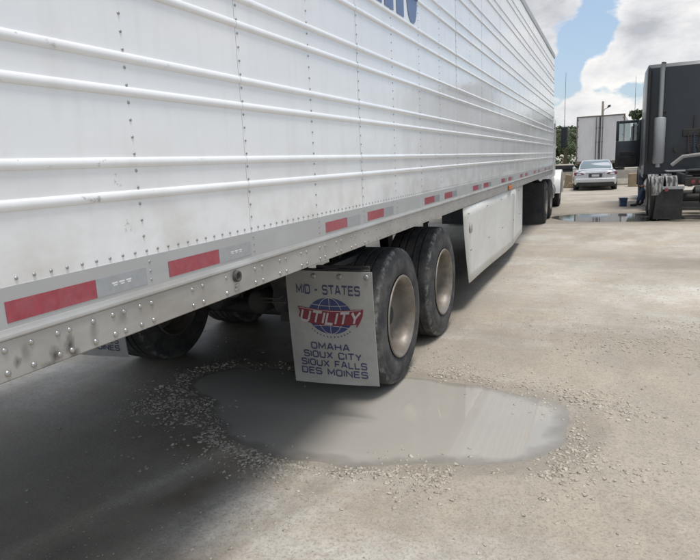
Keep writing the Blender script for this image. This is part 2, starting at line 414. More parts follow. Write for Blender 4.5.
def wetness_shade(x, y):
    n1 = fbm(x, y, .9, 4, 12); n2 = fbm(x, y, 3.5, 4, 15)
    d = s_near(x, y)+n2*.06
    wv = sst(-.15, -.01, d)*.34
    # damp mud under the trailer, darkened further to paint in the trailer's shade
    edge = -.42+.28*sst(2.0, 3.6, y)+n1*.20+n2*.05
    und_shade = sst(.32, -.35, x-edge)*sst(9, 5, y)
    und_shade = und_shade*(.60+.25*n1)*sst(-4.2, -2.7, x+n1*.35)
    und_shade = np.maximum(und_shade, sst(3.5, 4.3, y)*sst(-.35, -.8, x)*sst(-3.0, -2.4, x)*sst(12, 7, y)*1.0)  # painted shade: ground among the wheels pushed to the full dark tone
    wv = np.maximum(wv, und_shade)
    # drier, paler ridges between the ruts
    for (x0, sl, wd, a) in ((-.30, .33, .045, .55), (-.84, .33, .06, .45), (.12, .33, .05, .3)):
        c = x0+sl*(y-2.2)+n2*.012; wv = wv-a*np.exp(-((x-c)/wd)**2)*sst(3.0, 2.6, y)
    for (x0, sl, wd, a) in ((-.58, .33, .12, .40), (-.07, .33, .085, .42)):
        c = x0+sl*(y-2.2)+n2*.012; wv = wv+a*np.exp(-((x-c)/wd)**4)*sst(3.0, 2.5, y)*(.8+n2)
    # paler patch on the far side
    wv = wv-.6*np.exp(-((x+3.0)/.8)**2-((y-3.2)/.6)**2)
    d = s_far(x, y); wv = np.maximum(wv, sst(-.9, .0, d+n1*.2)*.6)
    wv = np.maximum(wv, .40*np.exp(-((x-1.0)/2.6)**2-((y-19)/1.8)**2))
    # damp hollow across the lot, and a vaguer one
    wv = np.maximum(wv, .50*np.exp(-((x-2.9-n1*.6)/1.9)**2-((y-9.6-n1*.5)/.75)**2))
    wv = np.maximum(wv, .30*np.exp(-((x-1.5-n1*.5)/1.4)**2-((y-5.4+n1*.5)/.6)**2))
    wv = wv+np.clip(n1, 0, 1)*.20
    return np.clip(wv, 0, 1)
def chalk(x, y):
    n1 = fbm(x, y, 1.2, 5, 81); n2 = fbm(x*1.0, y*.45, 3.0, 5, 84)
    a = .95*np.exp(-((x+3.05-.5*(y-3.3))/.40)**2-((y-3.3)/.9)**2)+.6*np.exp(-((x+2.35)/.35)**2-((y-2.75)/.3)**2)
    b = .9*np.exp(-((x-2.6)/1.7)**2-((y-7.3)/1.0)**2)+.8*np.exp(-((x-1.6)/1.8)**2-((y-12.6)/1.5)**2)+.45*np.exp(-((x-1.0)/.8)**2-((y-8.6)/.9)**2)
    return np.clip((a+b)*(.55+n1*1.1+n2*1.0), 0, 1)
def axis_pts(segs):
    out = []
    for a, b, st in segs: out += list(np.arange(a, b, st))
    return np.array(out)
gx = np.concatenate([-np.geomspace(900, 6, 22), axis_pts([(-5.8, -3, .12), (-3, 2.6, .026), (2.6, 6, .08), (6, 12, .4)]), np.geomspace(12.5, 900, 20)])
gy = np.concatenate([-np.geomspace(400, 1.6, 14), axis_pts([(-1.4, 1.0, .1), (1.0, 5.6, .026), (5.6, 12, .06), (12, 22, .12), (22, 40, .5)]), np.geomspace(41, 1800, 26)])
X, Y = np.meshgrid(gx, gy, indexing='ij'); Z = height(X, Y)
nx, ny = X.shape; idx = np.arange(nx*ny).reshape(nx, ny)
Fg = np.stack([idx[:-1, :-1], idx[1:, :-1], idx[1:, 1:], idx[:-1, 1:]], -1).reshape(-1, 4)

m_ground = bpy.data.materials.new('crushed_limestone_dirt'); m_ground.use_nodes = True
def ground_mat():
    n = m_ground.node_tree.nodes; l = m_ground.node_tree.links; p = n['Principled BSDF']
    g = n.new('ShaderNodeNewGeometry'); at = n.new('ShaderNodeAttribute'); at.attribute_name = 'wet_shade'
    def nz(s, d, r=.6, st=(1, 1, 1), off=(0, 0, 0)):
        mp = n.new('ShaderNodeMapping'); mp.inputs['Scale'].default_value = st; mp.inputs['Location'].default_value = off; l.new(g.outputs['Position'], mp.inputs[0])
        t = n.new('ShaderNodeTexNoise'); t.inputs['Scale'].default_value = s; t.inputs['Detail'].default_value = d; t.inputs['Roughness'].default_value = r
        l.new(mp.outputs[0], t.inputs[0]); return t.outputs[0]
    def mr(v, a, b, c=0., d=1.):
        r = n.new('ShaderNodeMapRange'); r.inputs[1].default_value = a; r.inputs[2].default_value = b; r.inputs[3].default_value = c; r.inputs[4].default_value = d
        l.new(v, r.inputs[0]); return r.outputs[0]
    def mix(f, a, b, mode='MIX'):
        x = n.new('ShaderNodeMix'); x.data_type = 'RGBA'; x.blend_type = mode
        if isinstance(f, float): x.inputs[0].default_value = f
        else: l.new(f, x.inputs[0])
        for i, v in ((6, a), (7, b)):
            if isinstance(v, tuple): x.inputs[i].default_value = (*v, 1)
            else: l.new(v, x.inputs[i])
        return x.outputs[2]
    c = mix(mr(nz(.55, 5), .35, .65), (.415, .368, .304), (.335, .297, .243))
    c = mix(mr(nz(1.4, 6, .6, (1, .5, 1), (3, 1, 0)), .45, .72), c, (.46, .39, .30))
    c = mix(mr(nz(.8, 8, .65, (.45, 1, 1), (1, 5, 0)), .5, .64, 0, .75), c, (.56, .54, .50))
    c = mix(mr(nz(2.6, 9, .72, (1, .5, 1), (2, 2, 0)), .48, .68, 0, .55), c, (.27, .235, .19))
    c = mix(mr(nz(14, 9, .75), .40, .66, 0, .6), c, (.29, .26, .22))
    c = mix(mr(nz(60, 4, .7), .48, .70, 0, .7), c, (.20, .175, .14))
    c = mix(mr(nz(170, 3, .7), .56, .70, 0, .55), c, (.58, .55, .50))
    # specks of pale grit
    v = n.new('ShaderNodeTexVoronoi'); v.inputs['Scale'].default_value = 130; v.feature = 'F1'; l.new(g.outputs['Position'], v.inputs[0])
    sp = mr(v.outputs['Distance'], .18, .10); cl = n.new('ShaderNodeSeparateColor'); l.new(v.outputs['Color'], cl.inputs[0])
    pick = mr(cl.outputs[0], .72, .8); q = n.new('ShaderNodeMath'); q.operation = 'MULTIPLY'; l.new(sp, q.inputs[0]); l.new(pick, q.inputs[1])
    dense = mr(nz(1.1, 4, .6, (1, 1, 1), (8, 2, 0)), .42, .62); q2 = n.new('ShaderNodeMath'); q2.operation = 'MULTIPLY'; l.new(q.outputs[0], q2.inputs[0]); l.new(dense, q2.inputs[1])
    c = mix(q2.outputs[0], c, (.50, .47, .42))
    ch = n.new('ShaderNodeAttribute'); ch.attribute_name = 'chalk'
    chm = n.new('ShaderNodeMath'); chm.operation = 'MULTIPLY'; l.new(ch.outputs['Fac'], chm.inputs[0]); l.new(mr(nz(11, 9, .75), .35, .62, .25, .85), chm.inputs[1])
    c = mix(chm.outputs[0], c, (.60, .58, .54))
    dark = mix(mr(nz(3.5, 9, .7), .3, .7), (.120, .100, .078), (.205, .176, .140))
    c = mix(at.outputs['Fac'], c, dark)  # wet mud tone, also carrying the painted trailer shade
    l.new(c, p.inputs['Base Color'])
    rr = n.new('ShaderNodeMath'); rr.operation = 'MULTIPLY_ADD'; l.new(at.outputs['Fac'], rr.inputs[0]); rr.inputs[1].default_value = -.42; rr.inputs[2].default_value = .96
    l.new(rr.outputs[0], p.inputs['Roughness']); p.inputs['Specular IOR Level'].default_value = .35
    b1 = n.new('ShaderNodeBump'); b1.inputs['Strength'].default_value = .85; b1.inputs['Distance'].default_value = .010; l.new(nz(28, 8, .7), b1.inputs['Height'])
    b2 = n.new('ShaderNodeBump'); b2.inputs['Strength'].default_value = .5; b2.inputs['Distance'].default_value = .004; l.new(q2.outputs[0], b2.inputs['Height'])
    l.new(b1.outputs[0], b2.inputs['Normal']); l.new(b2.outputs[0], p.inputs['Normal'])
ground_mat()
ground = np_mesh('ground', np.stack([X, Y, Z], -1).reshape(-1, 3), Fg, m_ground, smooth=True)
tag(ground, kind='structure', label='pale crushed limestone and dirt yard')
att = ground.data.attributes.new('wet_shade', 'FLOAT', 'POINT'); att.data.foreach_set('value', wetness_shade(X, Y).ravel().astype(np.float32))

att = ground.data.attributes.new('chalk', 'FLOAT', 'POINT'); att.data.foreach_set('value', chalk(X, Y).ravel().astype(np.float32))

def water_mat(name, col, rough=.03):
    m = bpy.data.materials.new(name); m.use_nodes = True; n = m.node_tree.nodes; l = m.node_tree.links; p = n['Principled BSDF']
    p.inputs['Roughness'].default_value = rough; p.inputs['IOR'].default_value = 1.333; p.inputs['Specular IOR Level'].default_value = .9
    g = n.new('ShaderNodeNewGeometry'); t = n.new('ShaderNodeTexNoise'); t.inputs['Scale'].default_value = 2.5; t.inputs['Detail'].default_value = 5; l.new(g.outputs['Position'], t.inputs[0])
    x = n.new('ShaderNodeMix'); x.data_type = 'RGBA'; l.new(t.outputs[0], x.inputs[0]); x.inputs[6].default_value = (*col, 1); x.inputs[7].default_value = (*[c*.86 for c in col], 1)
    l.new(x.outputs[2], p.inputs['Base Color'])
    t2 = n.new('ShaderNodeTexNoise'); t2.inputs['Scale'].default_value = 6; t2.inputs['Detail'].default_value = 2; l.new(g.outputs['Position'], t2.inputs[0])
    at = n.new('ShaderNodeAttribute'); at.attribute_name = 'depth'; mrd = n.new('ShaderNodeMapRange'); mrd.inputs[1].default_value = 0; mrd.inputs[2].default_value = .009
    mrd.inputs[3].default_value = .42; mrd.inputs[4].default_value = 1; l.new(at.outputs['Fac'], mrd.inputs[0]); l.new(mrd.outputs[0], p.inputs['Alpha'])
    b = n.new('ShaderNodeBump'); b.inputs['Strength'].default_value = .05; b.inputs['Distance'].default_value = .01; l.new(t2.outputs[0], b.inputs['Height']); l.new(b.outputs[0], p.inputs['Normal'])
    return m
m_milky = water_mat('milky_water', (.375, .35, .31), .02); m_water2 = water_mat('shallow_water', (.10, .095, .085))
def puddle(x0, x1, y0, y1, z, m, label, field):
    bm = B(); n = 150; vs = {}
    for i in range(n+1):
        for j in range(n+1):
            x = x0+(x1-x0)*i/n; y = y0+(y1-y0)*j/n
            vs[i, j] = (x, y)
    keep = {}
    def gv(i, j):
        if (i, j) not in keep: keep[i, j] = bm.verts.new((*vs[i, j], z))
        return keep[i, j]
    for i in range(n):
        for j in range(n):
            xm = (vs[i, j][0]+vs[i+1, j][0])/2; ym = (vs[i, j][1]+vs[i, j+1][1])/2
            if float(field(np.array([xm]), np.array([ym]))[0]) > -.16:
                bm.faces.new((gv(i, j), gv(i+1, j), gv(i+1, j+1), gv(i, j+1)))
    o = obj('puddle', bm, m); co = np.array([v.co[:] for v in o.data.vertices])
    a = o.data.attributes.new('depth', 'FLOAT', 'POINT'); a.data.foreach_set('value', np.clip(z-height(co[:, 0], co[:, 1]), 0, 1).astype(np.float32))
    return tag(o, kind='structure', label=label)
puddle(-3.0, 1.8, 2.3, 4.6, -.013, m_milky, 'milky grey puddle under the rear trailer wheels', s_near)
puddle(-.6, 3.6, 14.9, 18.1, -.016, m_water2, 'shallow far puddle between the two trucks', s_far)

# loose stones -------------------------------------------------------
def stone_template(seed):
    r = random.Random(seed); bm = B()
    sx_, sy_, sz_ = r.uniform(.85, 1.35), r.uniform(.6, .95), r.uniform(.32, .62)
    for k in range(11):
        v = Vector((r.gauss(0, 1), r.gauss(0, 1), r.gauss(0, 1))).normalized()*r.uniform(.8, 1.05); bm.verts.new((v.x*sx_, v.y*sy_, v.z*sz_))
    bmesh.ops.convex_hull(bm, input=bm.verts[:], use_existing_faces=False)
    for v in [v for v in bm.verts if not v.link_faces]: bm.verts.remove(v)
    bmesh.ops.triangulate(bm, faces=bm.faces[:]); bmesh.ops.recalc_face_normals(bm, faces=bm.faces[:])
    bm.verts.index_update(); V = np.array([v.co[:] for v in bm.verts]); Fc = np.array([[v.index for v in f.verts] for f in bm.faces]); bm.free()
    return V, Fc
def scatter(name, n, area, densf, smin, smax, m, label, power=3.0, seed=0):
    rr = np.random.default_rng(seed); x0, x1, y0, y1 = area
    P = []; tot = 0
    while tot < n:
        x = rr.uniform(x0, x1, 40000); y = rr.uniform(y0, y1, 40000)
        k = rr.random(40000) < densf(x, y); P.append(np.stack([x[k], y[k]], 1)); tot += int(k.sum())
        if len(P) > 60: break
    P = np.concatenate(P)[:n]; n = len(P)
    s = smin+(smax-smin)*rr.random(n)**power
    z = height(P[:, 0], P[:, 1])+s*.05
    if seed == 6: z = np.full(n, -.0135)
    Vs = []; Fs = []; off = 0
    NT = 14; T = [stone_template(seed*20+i) for i in range(NT)]; which = rr.integers(0, NT, n); a = rr.uniform(0, 6.283, n)
    for t in range(NT):
        k = which == t; V, Fc = T[t]; ca = np.cos(a[k])[:, None]; sa = np.sin(a[k])[:, None]; ss = s[k][:, None]
        vx = (V[None, :, 0]*ca-V[None, :, 1]*sa)*ss+P[k, 0][:, None]; vy = (V[None, :, 0]*sa+V[None, :, 1]*ca)*ss+P[k, 1][:, None]
        vz = V[None, :, 2]*ss+z[k][:, None]
        Vs.append(np.stack([vx, vy, vz], -1).reshape(-1, 3)); c = int(k.sum())
        Fs.append((Fc[None]+(np.arange(c)*len(V))[:, None, None]).reshape(-1, 3)+off); off += c*len(V)
    o = np_mesh(name, np.concatenate(Vs), np.concatenate(Fs), m)
    tag(o, kind='stuff', label=label); return o
m_stone = mat('limestone_chip', (.43, .395, .335), .95, 0, .36, 22, (.27, .22, .165), .7, 30)
m_stone_w = mat('damp_stone', (.27, .245, .21), .8, 0, .35, 45)
def dens_rim(x, y):
    d = s_near(x, y); n = np.clip(fbm(x, y, 3.2, 4, 21)*1.5+.50, 0, 1)
    side = .30+.70*sst(3.75, 3.25, y)*(1-.55*sst(-.6, -1.1, x))-.25*sst(.6, 1.1, x)*sst(2.9, 3.3, y)
    return np.clip(np.exp(-((d+.05)/.075)**2)*n*side+.28*np.exp(-((d+.16)/.2)**2)*n*n, 0, 1)*np.where(d > .06, .05, 1)
scatter('gravel', 8500, (-2.0, 2.6, 2.2, 5.0), dens_rim, .0018, .0185, m_stone, 'pale gravel ringing the milky puddle', 3.2, 1)
def dens_right(x, y):
    n = np.clip(fbm(x, y, 1.3, 5, 31)*2.2+.15, 0, 1); d = s_near(x, y)
    a = np.exp(-((x-1.6)/.65)**2-((y-3.75)/.65)**2)*.45+np.exp(-((x-2.2)/1.0)**2-((y-5.6)/1.1)**2)*.55+np.exp(-((x-.9)/.8)**2-((y-4.9)/.6)**2)*.35+.03
    return np.clip(a*(n+.05), 0, 1)*(d < -.03)
scatter('gravel', 9000, (-.2, 6, 1.6, 9), dens_right, .0016, .0165, m_stone, 'loose gravel strewn over the bare yard', 3.4, 2)
def dens_under(x, y):
    n = np.clip(fbm(x, y, 2.6, 4, 41)*3+.2, 0, 1)
    a = np.exp(-((x+1.42)/.34)**2-((y-3.15)/.35)**2)*.9+np.exp(-((x+.95)/.35)**2-((y-2.85)/.13)**2)*.9+.015
    return np.clip(a*n, 0, 1)
scatter('gravel', 1500, (-3.2, .2, 1.6, 5), dens_under, .0025, .0175, m_stone, 'damp gravel heaped in the shade under the trailer', 2.8, 3)
def dens_all(x, y):
    return np.clip(fbm(x, y, 1.4, 4, 51)*1.8+.12, .02, 1)*(s_near(x, y) < -.03)*(s_far(x, y) < -.03)
scatter('gravel', 16000, (-1.6, 5.5, 1.2, 13), dens_all, .0012, .0075, m_stone, 'sparse grit over the whole yard', 3.6, 4)
def dens_track(x, y):
    n = np.clip(fbm(x, y, 3, 3, 61)*2+.1, 0, 1); return n*np.exp(-((x-.0-.33*(y-2.2))/.30)**2)
scatter('gravel', 900, (-1.2, 1.4, 1.3, 2.8), dens_track, .0012, .008, m_stone, 'fine gravel between the tyre tracks', 3.4, 5)
def dens_water(x, y):
    d = s_near(x, y); n = np.clip(fbm(x, y, 4, 3, 71)*3-.2, 0, 1); return (d > .02)*n*np.exp(-((d-.05)/.16)**2)
scatter('gravel', 260, (-1.4, 1.4, 2.7, 4.2), dens_water, .006, .017, m_stone, 'small stones breaking the surface of the milky puddle', 1.6, 6)
def lone_stone(x, y, s, label, seed):
    V, Fc = stone_template(seed); bm = B(); vs = [bm.verts.new(v*s) for v in V]
    for f in Fc: bm.faces.new([vs[i] for i in f])
    bmesh.ops.subdivide_edges(bm, edges=bm.edges[:], cuts=1, use_grid_fill=True, smooth=.6)
    o = obj('stone', bm, m_stone); o.location = (x, y, float(height(np.array([x]), np.array([y]))[0])+s*.25)
    tag(o, label, 'stone')
lone_stone(-1.79, 3.37, .027, 'pale round stone alone in the shade under the trailer', 101)
lone_stone(-.62, 2.87, .020, 'pale stone at the near left edge of the milky puddle', 102)
lone_stone(.62, 2.92, .020, 'large whitish stone on the near right rim of the puddle', 103)

# ------------------------------------------------------------------ the near trailer
Y0, Y1, ZB, ZT, ZR = .25, 16.4, 1.142, 4.093, 1.372
trailer = thing('semi_trailer', 'long white ribbed box trailer with riveted lower rail filling the left of the picture', 'trailer', (-1.3, (Y0+Y1)/2, 0))
TL = trailer.location.copy()
def tp(name, bm, m, smooth=False, parent=None, label=None):
    """trailer part: geometry given in world coordinates"""
    par = parent or trailer
    o = obj(name, bm, m, par, smooth)
    if parent is None: o.location = -TL
    if label: o['label'] = label
    return o
RIBS = []
z = 1.565
while z < 3.9: RIBS += [z, z+.098]; z += .305
def skin_x(z):
    for r in RIBS:
        d = abs(z-r)
        if d < .0145: return .0092*math.sqrt(max(0, 1-(d/.0145)**2))**.9
    return 0.0
def side_profile(z0=ZR, z1=3.985):
    zs = [z0]
    for r in RIBS: zs += [r+.0145*math.sin(t) for t in [-math.pi/2, -1.25, -.9, -.5, 0, .5, .9, 1.25, math.pi/2]]
    zs.append(z1); return zs
PZ = side_profile()
def side_sheet(y0, y1, x_at, flip=False, mt=m_panel, lap=0.0):
    bm = B(); rows = []
    for z in PZ:
        x = skin_x(z)+lap
        rows.append([bm.verts.new((x_at-x if flip else x_at+x, y, z)) for y in (y0, y1)])
    for a, b in zip(rows[:-1], rows[1:]): bm.faces.new((a[0], a[1], b[1], b[0]))
    # returned edge at the lap and the bottom so the sheet has thickness
    for yy, col in ((y0, 0), (y1, 1)):
        back = [bm.verts.new((v[col].co.x+(.004 if flip else -.004), yy, v[col].co.z)) for v in rows]
        for i in range(len(rows)-1): bm.faces.new((rows[i][col], rows[i+1][col], back[i+1], back[i]))
    a, b = rows[0]; c = bm.verts.new((a.co.x+(.004 if flip else -.004), y0, a.co.z)); d = bm.verts.new((b.co.x+(.004 if flip else -.004), y1, b.co.z))
    bm.faces.new((a, b, d, c))
    bmesh.ops.recalc_face_normals(bm, faces=bm.faces[:])
    # make sure the big faces look outwards
    f = max(bm.faces, key=lambda f: f.calc_area())
    if (f.normal.x < 0) != flip: bmesh.ops.reverse_faces(bm, faces=bm.faces[:])
    return bm
LAPS = [2.045+1.22*k for k in range(-1, 12)]
LAPS = [y for y in LAPS if Y0 < y < Y1-.2]
edges = [Y0]+LAPS+[Y1]
for i, (a, b) in enumerate(zip(edges[:-1], edges[1:])):
    o = tp('side_panel', side_sheet(a+(.0018 if i else 0), b-.0018, .0015*(i % 2)), m_panel, smooth=False)
    o.data.polygons.foreach_set('use_smooth', [True]*len(o.data.polygons))
    o.data.set_sharp_from_angle(angle=R(60))
    o.rotation_euler = (0, random.uniform(-.0008, .0008), 0)
    o2 = tp('side_panel', side_sheet(a, b, -2.6, True), m_panel)
# dark core behind the sheet joints, roof, floor, ends
core = B(); bx(core, -2.59, -.006, Y0+.02, Y1-.02, ZR+.004, 4.05); tp('insulated_core', core, m_seal)
b = B(); bx(b, -2.585, -.015, Y0, Y1, 4.055, 4.085, .008); tp('roof', b, m_white)
for sgn, xo in ((1, 0), (-1, -2.6)):
    prof = [(0, 3.985), (.012, 3.985), (.014, 4.06), (.006, 4.093), (-.05, 4.093), (-.05, 4.055), (0, 4.05)]
    b = B(); prism(b, [(xo+sgn*p[0], p[1]) for p in prof], 1, Y0, Y1); tp('top_rail', b, m_railtop)
    # bottom rail: flat tape band, raised bead, riveted skirt band
    up_ = [(-.03, 1.262), (.0035, 1.262), (.0035, ZR), (-.03, ZR)]
    b = B(); prism(b, [(xo+sgn*p[0], p[1]) for p in up_], 1, Y0, Y1); tp('upper_rail_band', b, m_railtop)
    bead = [(.0036, 1.244), (.0105, 1.2455), (.0125, 1.250), (.0115, 1.256), (.0075, 1.263), (.0045, 1.270), (.0036, 1.271)]
    b = B(); prism(b, [(xo+sgn*(p[0]), p[1]) for p in bead], 1, Y0, Y1); o = tp('rail_bead', b, m_rail)
    lo = [(-.05, ZB), (.0, ZB), (.0055, ZB+.004), (.0065, 1.2435), (-.012, 1.2435), (-.012, ZB+.012), (-.05, ZB+.012)]
    b = B(); prism(b, [(xo+sgn*p[0], p[1]) for p in lo], 1, Y0, Y1); tp('bottom_rail', b, m_rail)
# rivets
dt = dome_template(10, 3, .62); dts = dome_template(7, 2, .6)
big = []
for z in (1.2205, 1.1625):
    for yy in (.80, .86, .92, .992, 1.072, 1.112, 1.192, 1.268, 1.31, 1.38, 1.432): big.append((.0062, yy, z))
    k = 1.638
    while k < Y1-.15:
        big.append((.0062, k, z)); big.append((.0062, k+.058, z)); k += .2033
big = [b_ for b_ in big if not (abs(b_[1]-1.905) < .02 and abs(b_[2]-1.2205) < .02)]
near = [b_ for b_ in big if b_[1] < 3.3]; farv = [b_ for b_ in big if b_[1] >= 3.3]
near += [(.0062, 1.905, 1.178)]
V, Fc = dt
bm = B(); vs = [bm.verts.new(v) for v in V*.0082]
for f in Fc: bm.faces.new([vs[i] for i in f])
bmesh.ops.recalc_face_normals(bm, faces=bm.faces[:])
r0 = obj('rivet', bm, m_rivet, trailer, True)
for i, p in enumerate(near):
    o = r0 if i == 0 else inst(r0, trailer)
    o.location = Vector(p)-TL+Vector((0, random.uniform(-.0015, .0015), random.uniform(-.001, .001)))
    k = random.uniform(.9, 1.08); o.scale = (k, k, k)
o = many('rivet_row', dome_template(8, 2, .62), farv, [.008]*len(farv), m_rivet, trailer); o.location = -TL; tag(o, kind='stuff')
small = []; y = .78
while y < Y1-.05: small.append((.0015, y, 1.388)); y += .0508
sy = [1.435+.61*k for k in range(-1, 25)]
for s_ in sy:
    if s_ > Y1-.1: break
    z = 1.435
    while z < 3.96:
        off = .012 if min(abs(s_-l_) for l_ in LAPS) < .05 else 0
        if s_ > .3: small.append((skin_x(z)+.001, s_+off, z))
        z += .0505
    for z in (1.352, 1.322, 1.294): small.append((.0035, s_+.01, z))
o = many('rivet_row', dts, small, [.0052]*len(small), m_rivetw, trailer); o.location = -TL; tag(o, kind='stuff')
# grommet
b = B(); lathe(b, [(0.004, .0235), (.016, .022), (.018, .017), (.012, .012), (.006, .011), (.005, 0)], 24, (.003, 1.905, 1.2165)); tp('rubber_grommet', b, m_rubber, True)
# conspicuity tape
def tape(y0, y1, m, nm):
    b = B(); bx(b, .0036, .0049, y0, y1, 1.284, 1.337); tp(nm, b, m)
for y0, y1, y2 in ((.94, 1.22, 1.425), (1.53, 1.81, 2.03), (2.74, 3.015, 3.21), (3.33, 3.61, 3.8), (4.56, 4.845, 5.02), (5.19, 5.47, 5.66), (6.41, 6.69, 6.88),
                   (7.01, 7.30, 7.49), (8.27, 8.55, 8.74), (8.88, 9.16, 9.35), (10.15, 10.43, 10.62), (10.8, 11.08, 11.27), (12.1, 12.38, 12.57), (12.9, 13.18, 13.37), (14.3, 14.58, 14.77), (15.3, 15.58, 15.77)):
    tape(y0, y1, m_red, 'red_reflector'); tape(y1+.001, y2, m_silver, 'silver_reflector')
# DOT-like faint stamp on silver strips
for yc in (1.325, 1.93):
    b = B()
    for k in range(3):
        w_ = .013-.003*k*0
        bx(b, .0050, .0052, yc-.045+k*.028, yc-.045+k*.028+.022, 1.312, 1.3165)
        bx(b, .0050, .0052, yc-.040+k*.028, yc-.045+k*.028+.02, 1.306, 1.3095)
    tp('reflector_stamp', b, m_white)
# amber side marker
b = B(); bx(b, .006, .028, 8.86, 9.16, 1.155, 1.215, .008); mk = tp('side_marker', b, m_amber)
b = B(); bx(b, .005, .012, 8.82, 9.20, 1.148, 1.222, .002); tp('marker_base', b, m_rubber, parent=mk)
# blue fleet lettering (only its lower strokes are inside the picture)
def ribbon(rows, m=m_blue):
    bm = B(); pr = None
    for z, a, c in rows:
        x = skin_x(z)+.0036
        cur = (bm.verts.new((x, a, z)), bm.verts.new((x, c, z)))
        if pr: bm.faces.new((pr[0], pr[1], cur[1], cur[0]))
        pr = cur
    bmesh.ops.recalc_face_normals(bm, faces=bm.faces[:])
    return bm
LZ0, LZ1 = 2.603, 3.03
def zrows(z0, z1): 
    zs = [z0]+[z for z in PZ if z0 < z < z1]+list(np.arange(z0+.02, z1, .02))+[z1]; return sorted(set(zs))
for (a, c) in ((3.56, 3.715), (3.765, 3.935), (4.0, 4.155)):
    bm = ribbon([(z, a-(z-2.6)*.0, c) for z in zrows(LZ0, LZ1)]); tp('fleet_letter', bm, m_blue)
rows = []
for z in zrows(2.602, 2.90):
    t = min(1, (z-2.60)/.19); hw = .125*math.sqrt(max(0, 1-(1-t)**2))**.8+.004
    rows.append((z, 4.352-hw, 4.352+hw*.92))
bm = ribbon(rows); tp('fleet_letter', bm, m_blue)
# rear frame and doors, front wall
b = B(); bx(b, -2.60, -2.50, Y0-.05, Y0-.001, .98, 4.09, .01); bx(b, -.10, 0, Y0-.05, Y0-.001, .98, 4.09, .01); bx(b, -2.499, -.101, Y0-.05, Y0-.001, 3.96, 4.09, .01); bx(b, -2.499, -.101, Y0-.05, Y0-.001, .98, 1.16, .01); tp('rear_frame', b, m_rail)
for x0, x1 in ((-2.49, -1.302), (-1.298, -.11)):
    b = B(); bx(b, x0, x1, Y0-.04, Y0-.004, 1.17, 3.95, .01); d = tp('rear_door', b, m_white)
    for xr in (x0+.3, x1-.3):
        b = B(); tube(b, [(xr, Y0-.06, 1.05), (xr, Y0-.06, 4.0)], .014, 8); tp('lock_rod', b, m_chrome, parent=d)
b = B(); bx(b, -2.58, -.02, Y1, Y1+.03, 1.16, 4.07, .01); tp('front_wall', b, m_white)
b = B(); bx(b, -2.1, -.5, Y1+.031, Y1+.5, 2.2, 4.0, .06, 3); tp('cooling_unit', b, m_white)
b = B(); bx(b, -2.2, -.4, Y0-.06, Y0+.02, .45, .56, .006); bx(b, -1.9, -1.8, Y0-.04, Y0+.02, .56, 1.0); bx(b, -.8, -.7, Y0-.04, Y0+.02, .56, 1.0); tp('rear_bumper', b, m_rail)

# underside
b = B(); bx(b, -2.555, -.052, Y0+.01, Y1-.01, 1.235, 1.258); tp('floor_underside', b, m_under)
b = B(); bx(b, -2.54, -.055, -.004, .004, 1.155, 1.234); bx(b, -2.54, -.055, -.028, .028, 1.147, 1.155); bx(b, -2.54, -.055, -.028, .028, 1.2341, 1.2349)
cm = obj('cross_member', b, m_under, trailer); cm.location = Vector((0, Y0+.2, 0))-TL
y = Y0+.2+.305
while y < Y1-.2: inst(cm, trailer, Vector((0, y, 0))-TL); y += .305
for xs in (-.78, -1.82):
    b = B(); bx(b, xs-.04, xs+.04, 1.9, 7.6, 1.06, 1.146, .006); tp('slide_rail', b, m_under)
    b = B(); bx(b, xs-.035, xs+.035, 2.9, 6.7, .93, 1.055, .006); tp('bogie_frame', b, m_under)
for ya in (4.057, 5.302):
    for xs in (-.8, -1.8):
        b = B(); prism(b, [(ya+.45, .93), (ya+.62, .93), (ya+.58, .62), (ya+.5, .62)], 0, xs-.05, xs+.05, .004); tp('suspension_hanger', b, m_under)
        b = B(); prism(b, [(ya+.6, .68), (ya+.6, .58), (ya, .46), (ya-.42, .52), (ya-.42, .6), (ya, .6)], 0, xs-.04, xs+.04, .004); tp('trailing_arm', b, m_under)
        b = B(); lathe(b, [(.60, 0), (.60, .10), (.66, .125), (.74, .11), (.82, .13), (.90, .11), (.928, .10), (.928, 0)], 20, (xs, ya-.35, 0), 2); tp('air_spring', b, m_rubber, True)
    b = B(); tube(b, [(-2.3, ya, .51), (-.3, ya, .51)], .065, 14); tp('axle', b, m_under, True)
    for xs in (-1.1, -1.5):
        b = B(); lathe(b, [(-.13, 0), (-.13, .07), (-.1, .09), (.1, .09), (.13, .07), (.13, 0)], 16, (xs, ya-.2, .62), 1); tp('brake_chamber', b, m_under, True)
b = B(); lathe(b, [(-.5, 0), (-.5, .1), (-.46, .13), (.46, .13), (.5, .1), (.5, 0)], 20, (-1.3, 3.1, .95), 0); tp('air_tank', b, m_under, True)
# glad lines and a cable drooping below the rail (seen by the left wheel)
b = B(); tube(b, [(-.9+.05*math.sin(t*3), 2.75+.25*t, 1.08-.16*math.sin(math.pi*t)) for t in np.linspace(0, 1, 14)], .009, 6); tp('air_line', b, m_rubber, True)
b = B(); tube(b, [(-2.02, 2.95, 1.14), (-2.0, 3.0, 1.0), (-1.97, 3.02, .82), (-2.01, 3.0, .72), (-2.05, 3.01, .80), (-2.02, 3.03, .90)], .012, 8); tp('hanging_strap', b, m_silver, True)
b = B(); tube(b, [(-.72, 3.2, .80), (-.62, 3.24, .79), (-.58, 3.26, .81)], .008, 6); tube(b, [(-.7, 3.2, .775), (-.56, 3.25, .765)], .006, 6); tp('chain', b, m_under, True)
for xs in (-.45, -2.15):
    b = B(); bx(b, xs-.06, xs+.06, 11.9, 12.04, .35, 1.14, .01); bx(b, xs-.04, xs+.04, 11.92, 12.02, .2, .36); bx(b, xs-.13, xs+.13, 11.84, 12.1, .17, .2, .006); tp('landing_leg', b, m_under)
b = B(); tube(b, [(-2.15, 11.97, .75), (-.45, 11.97, .75)], .03, 8); tp('landing_brace', b, m_under, True)

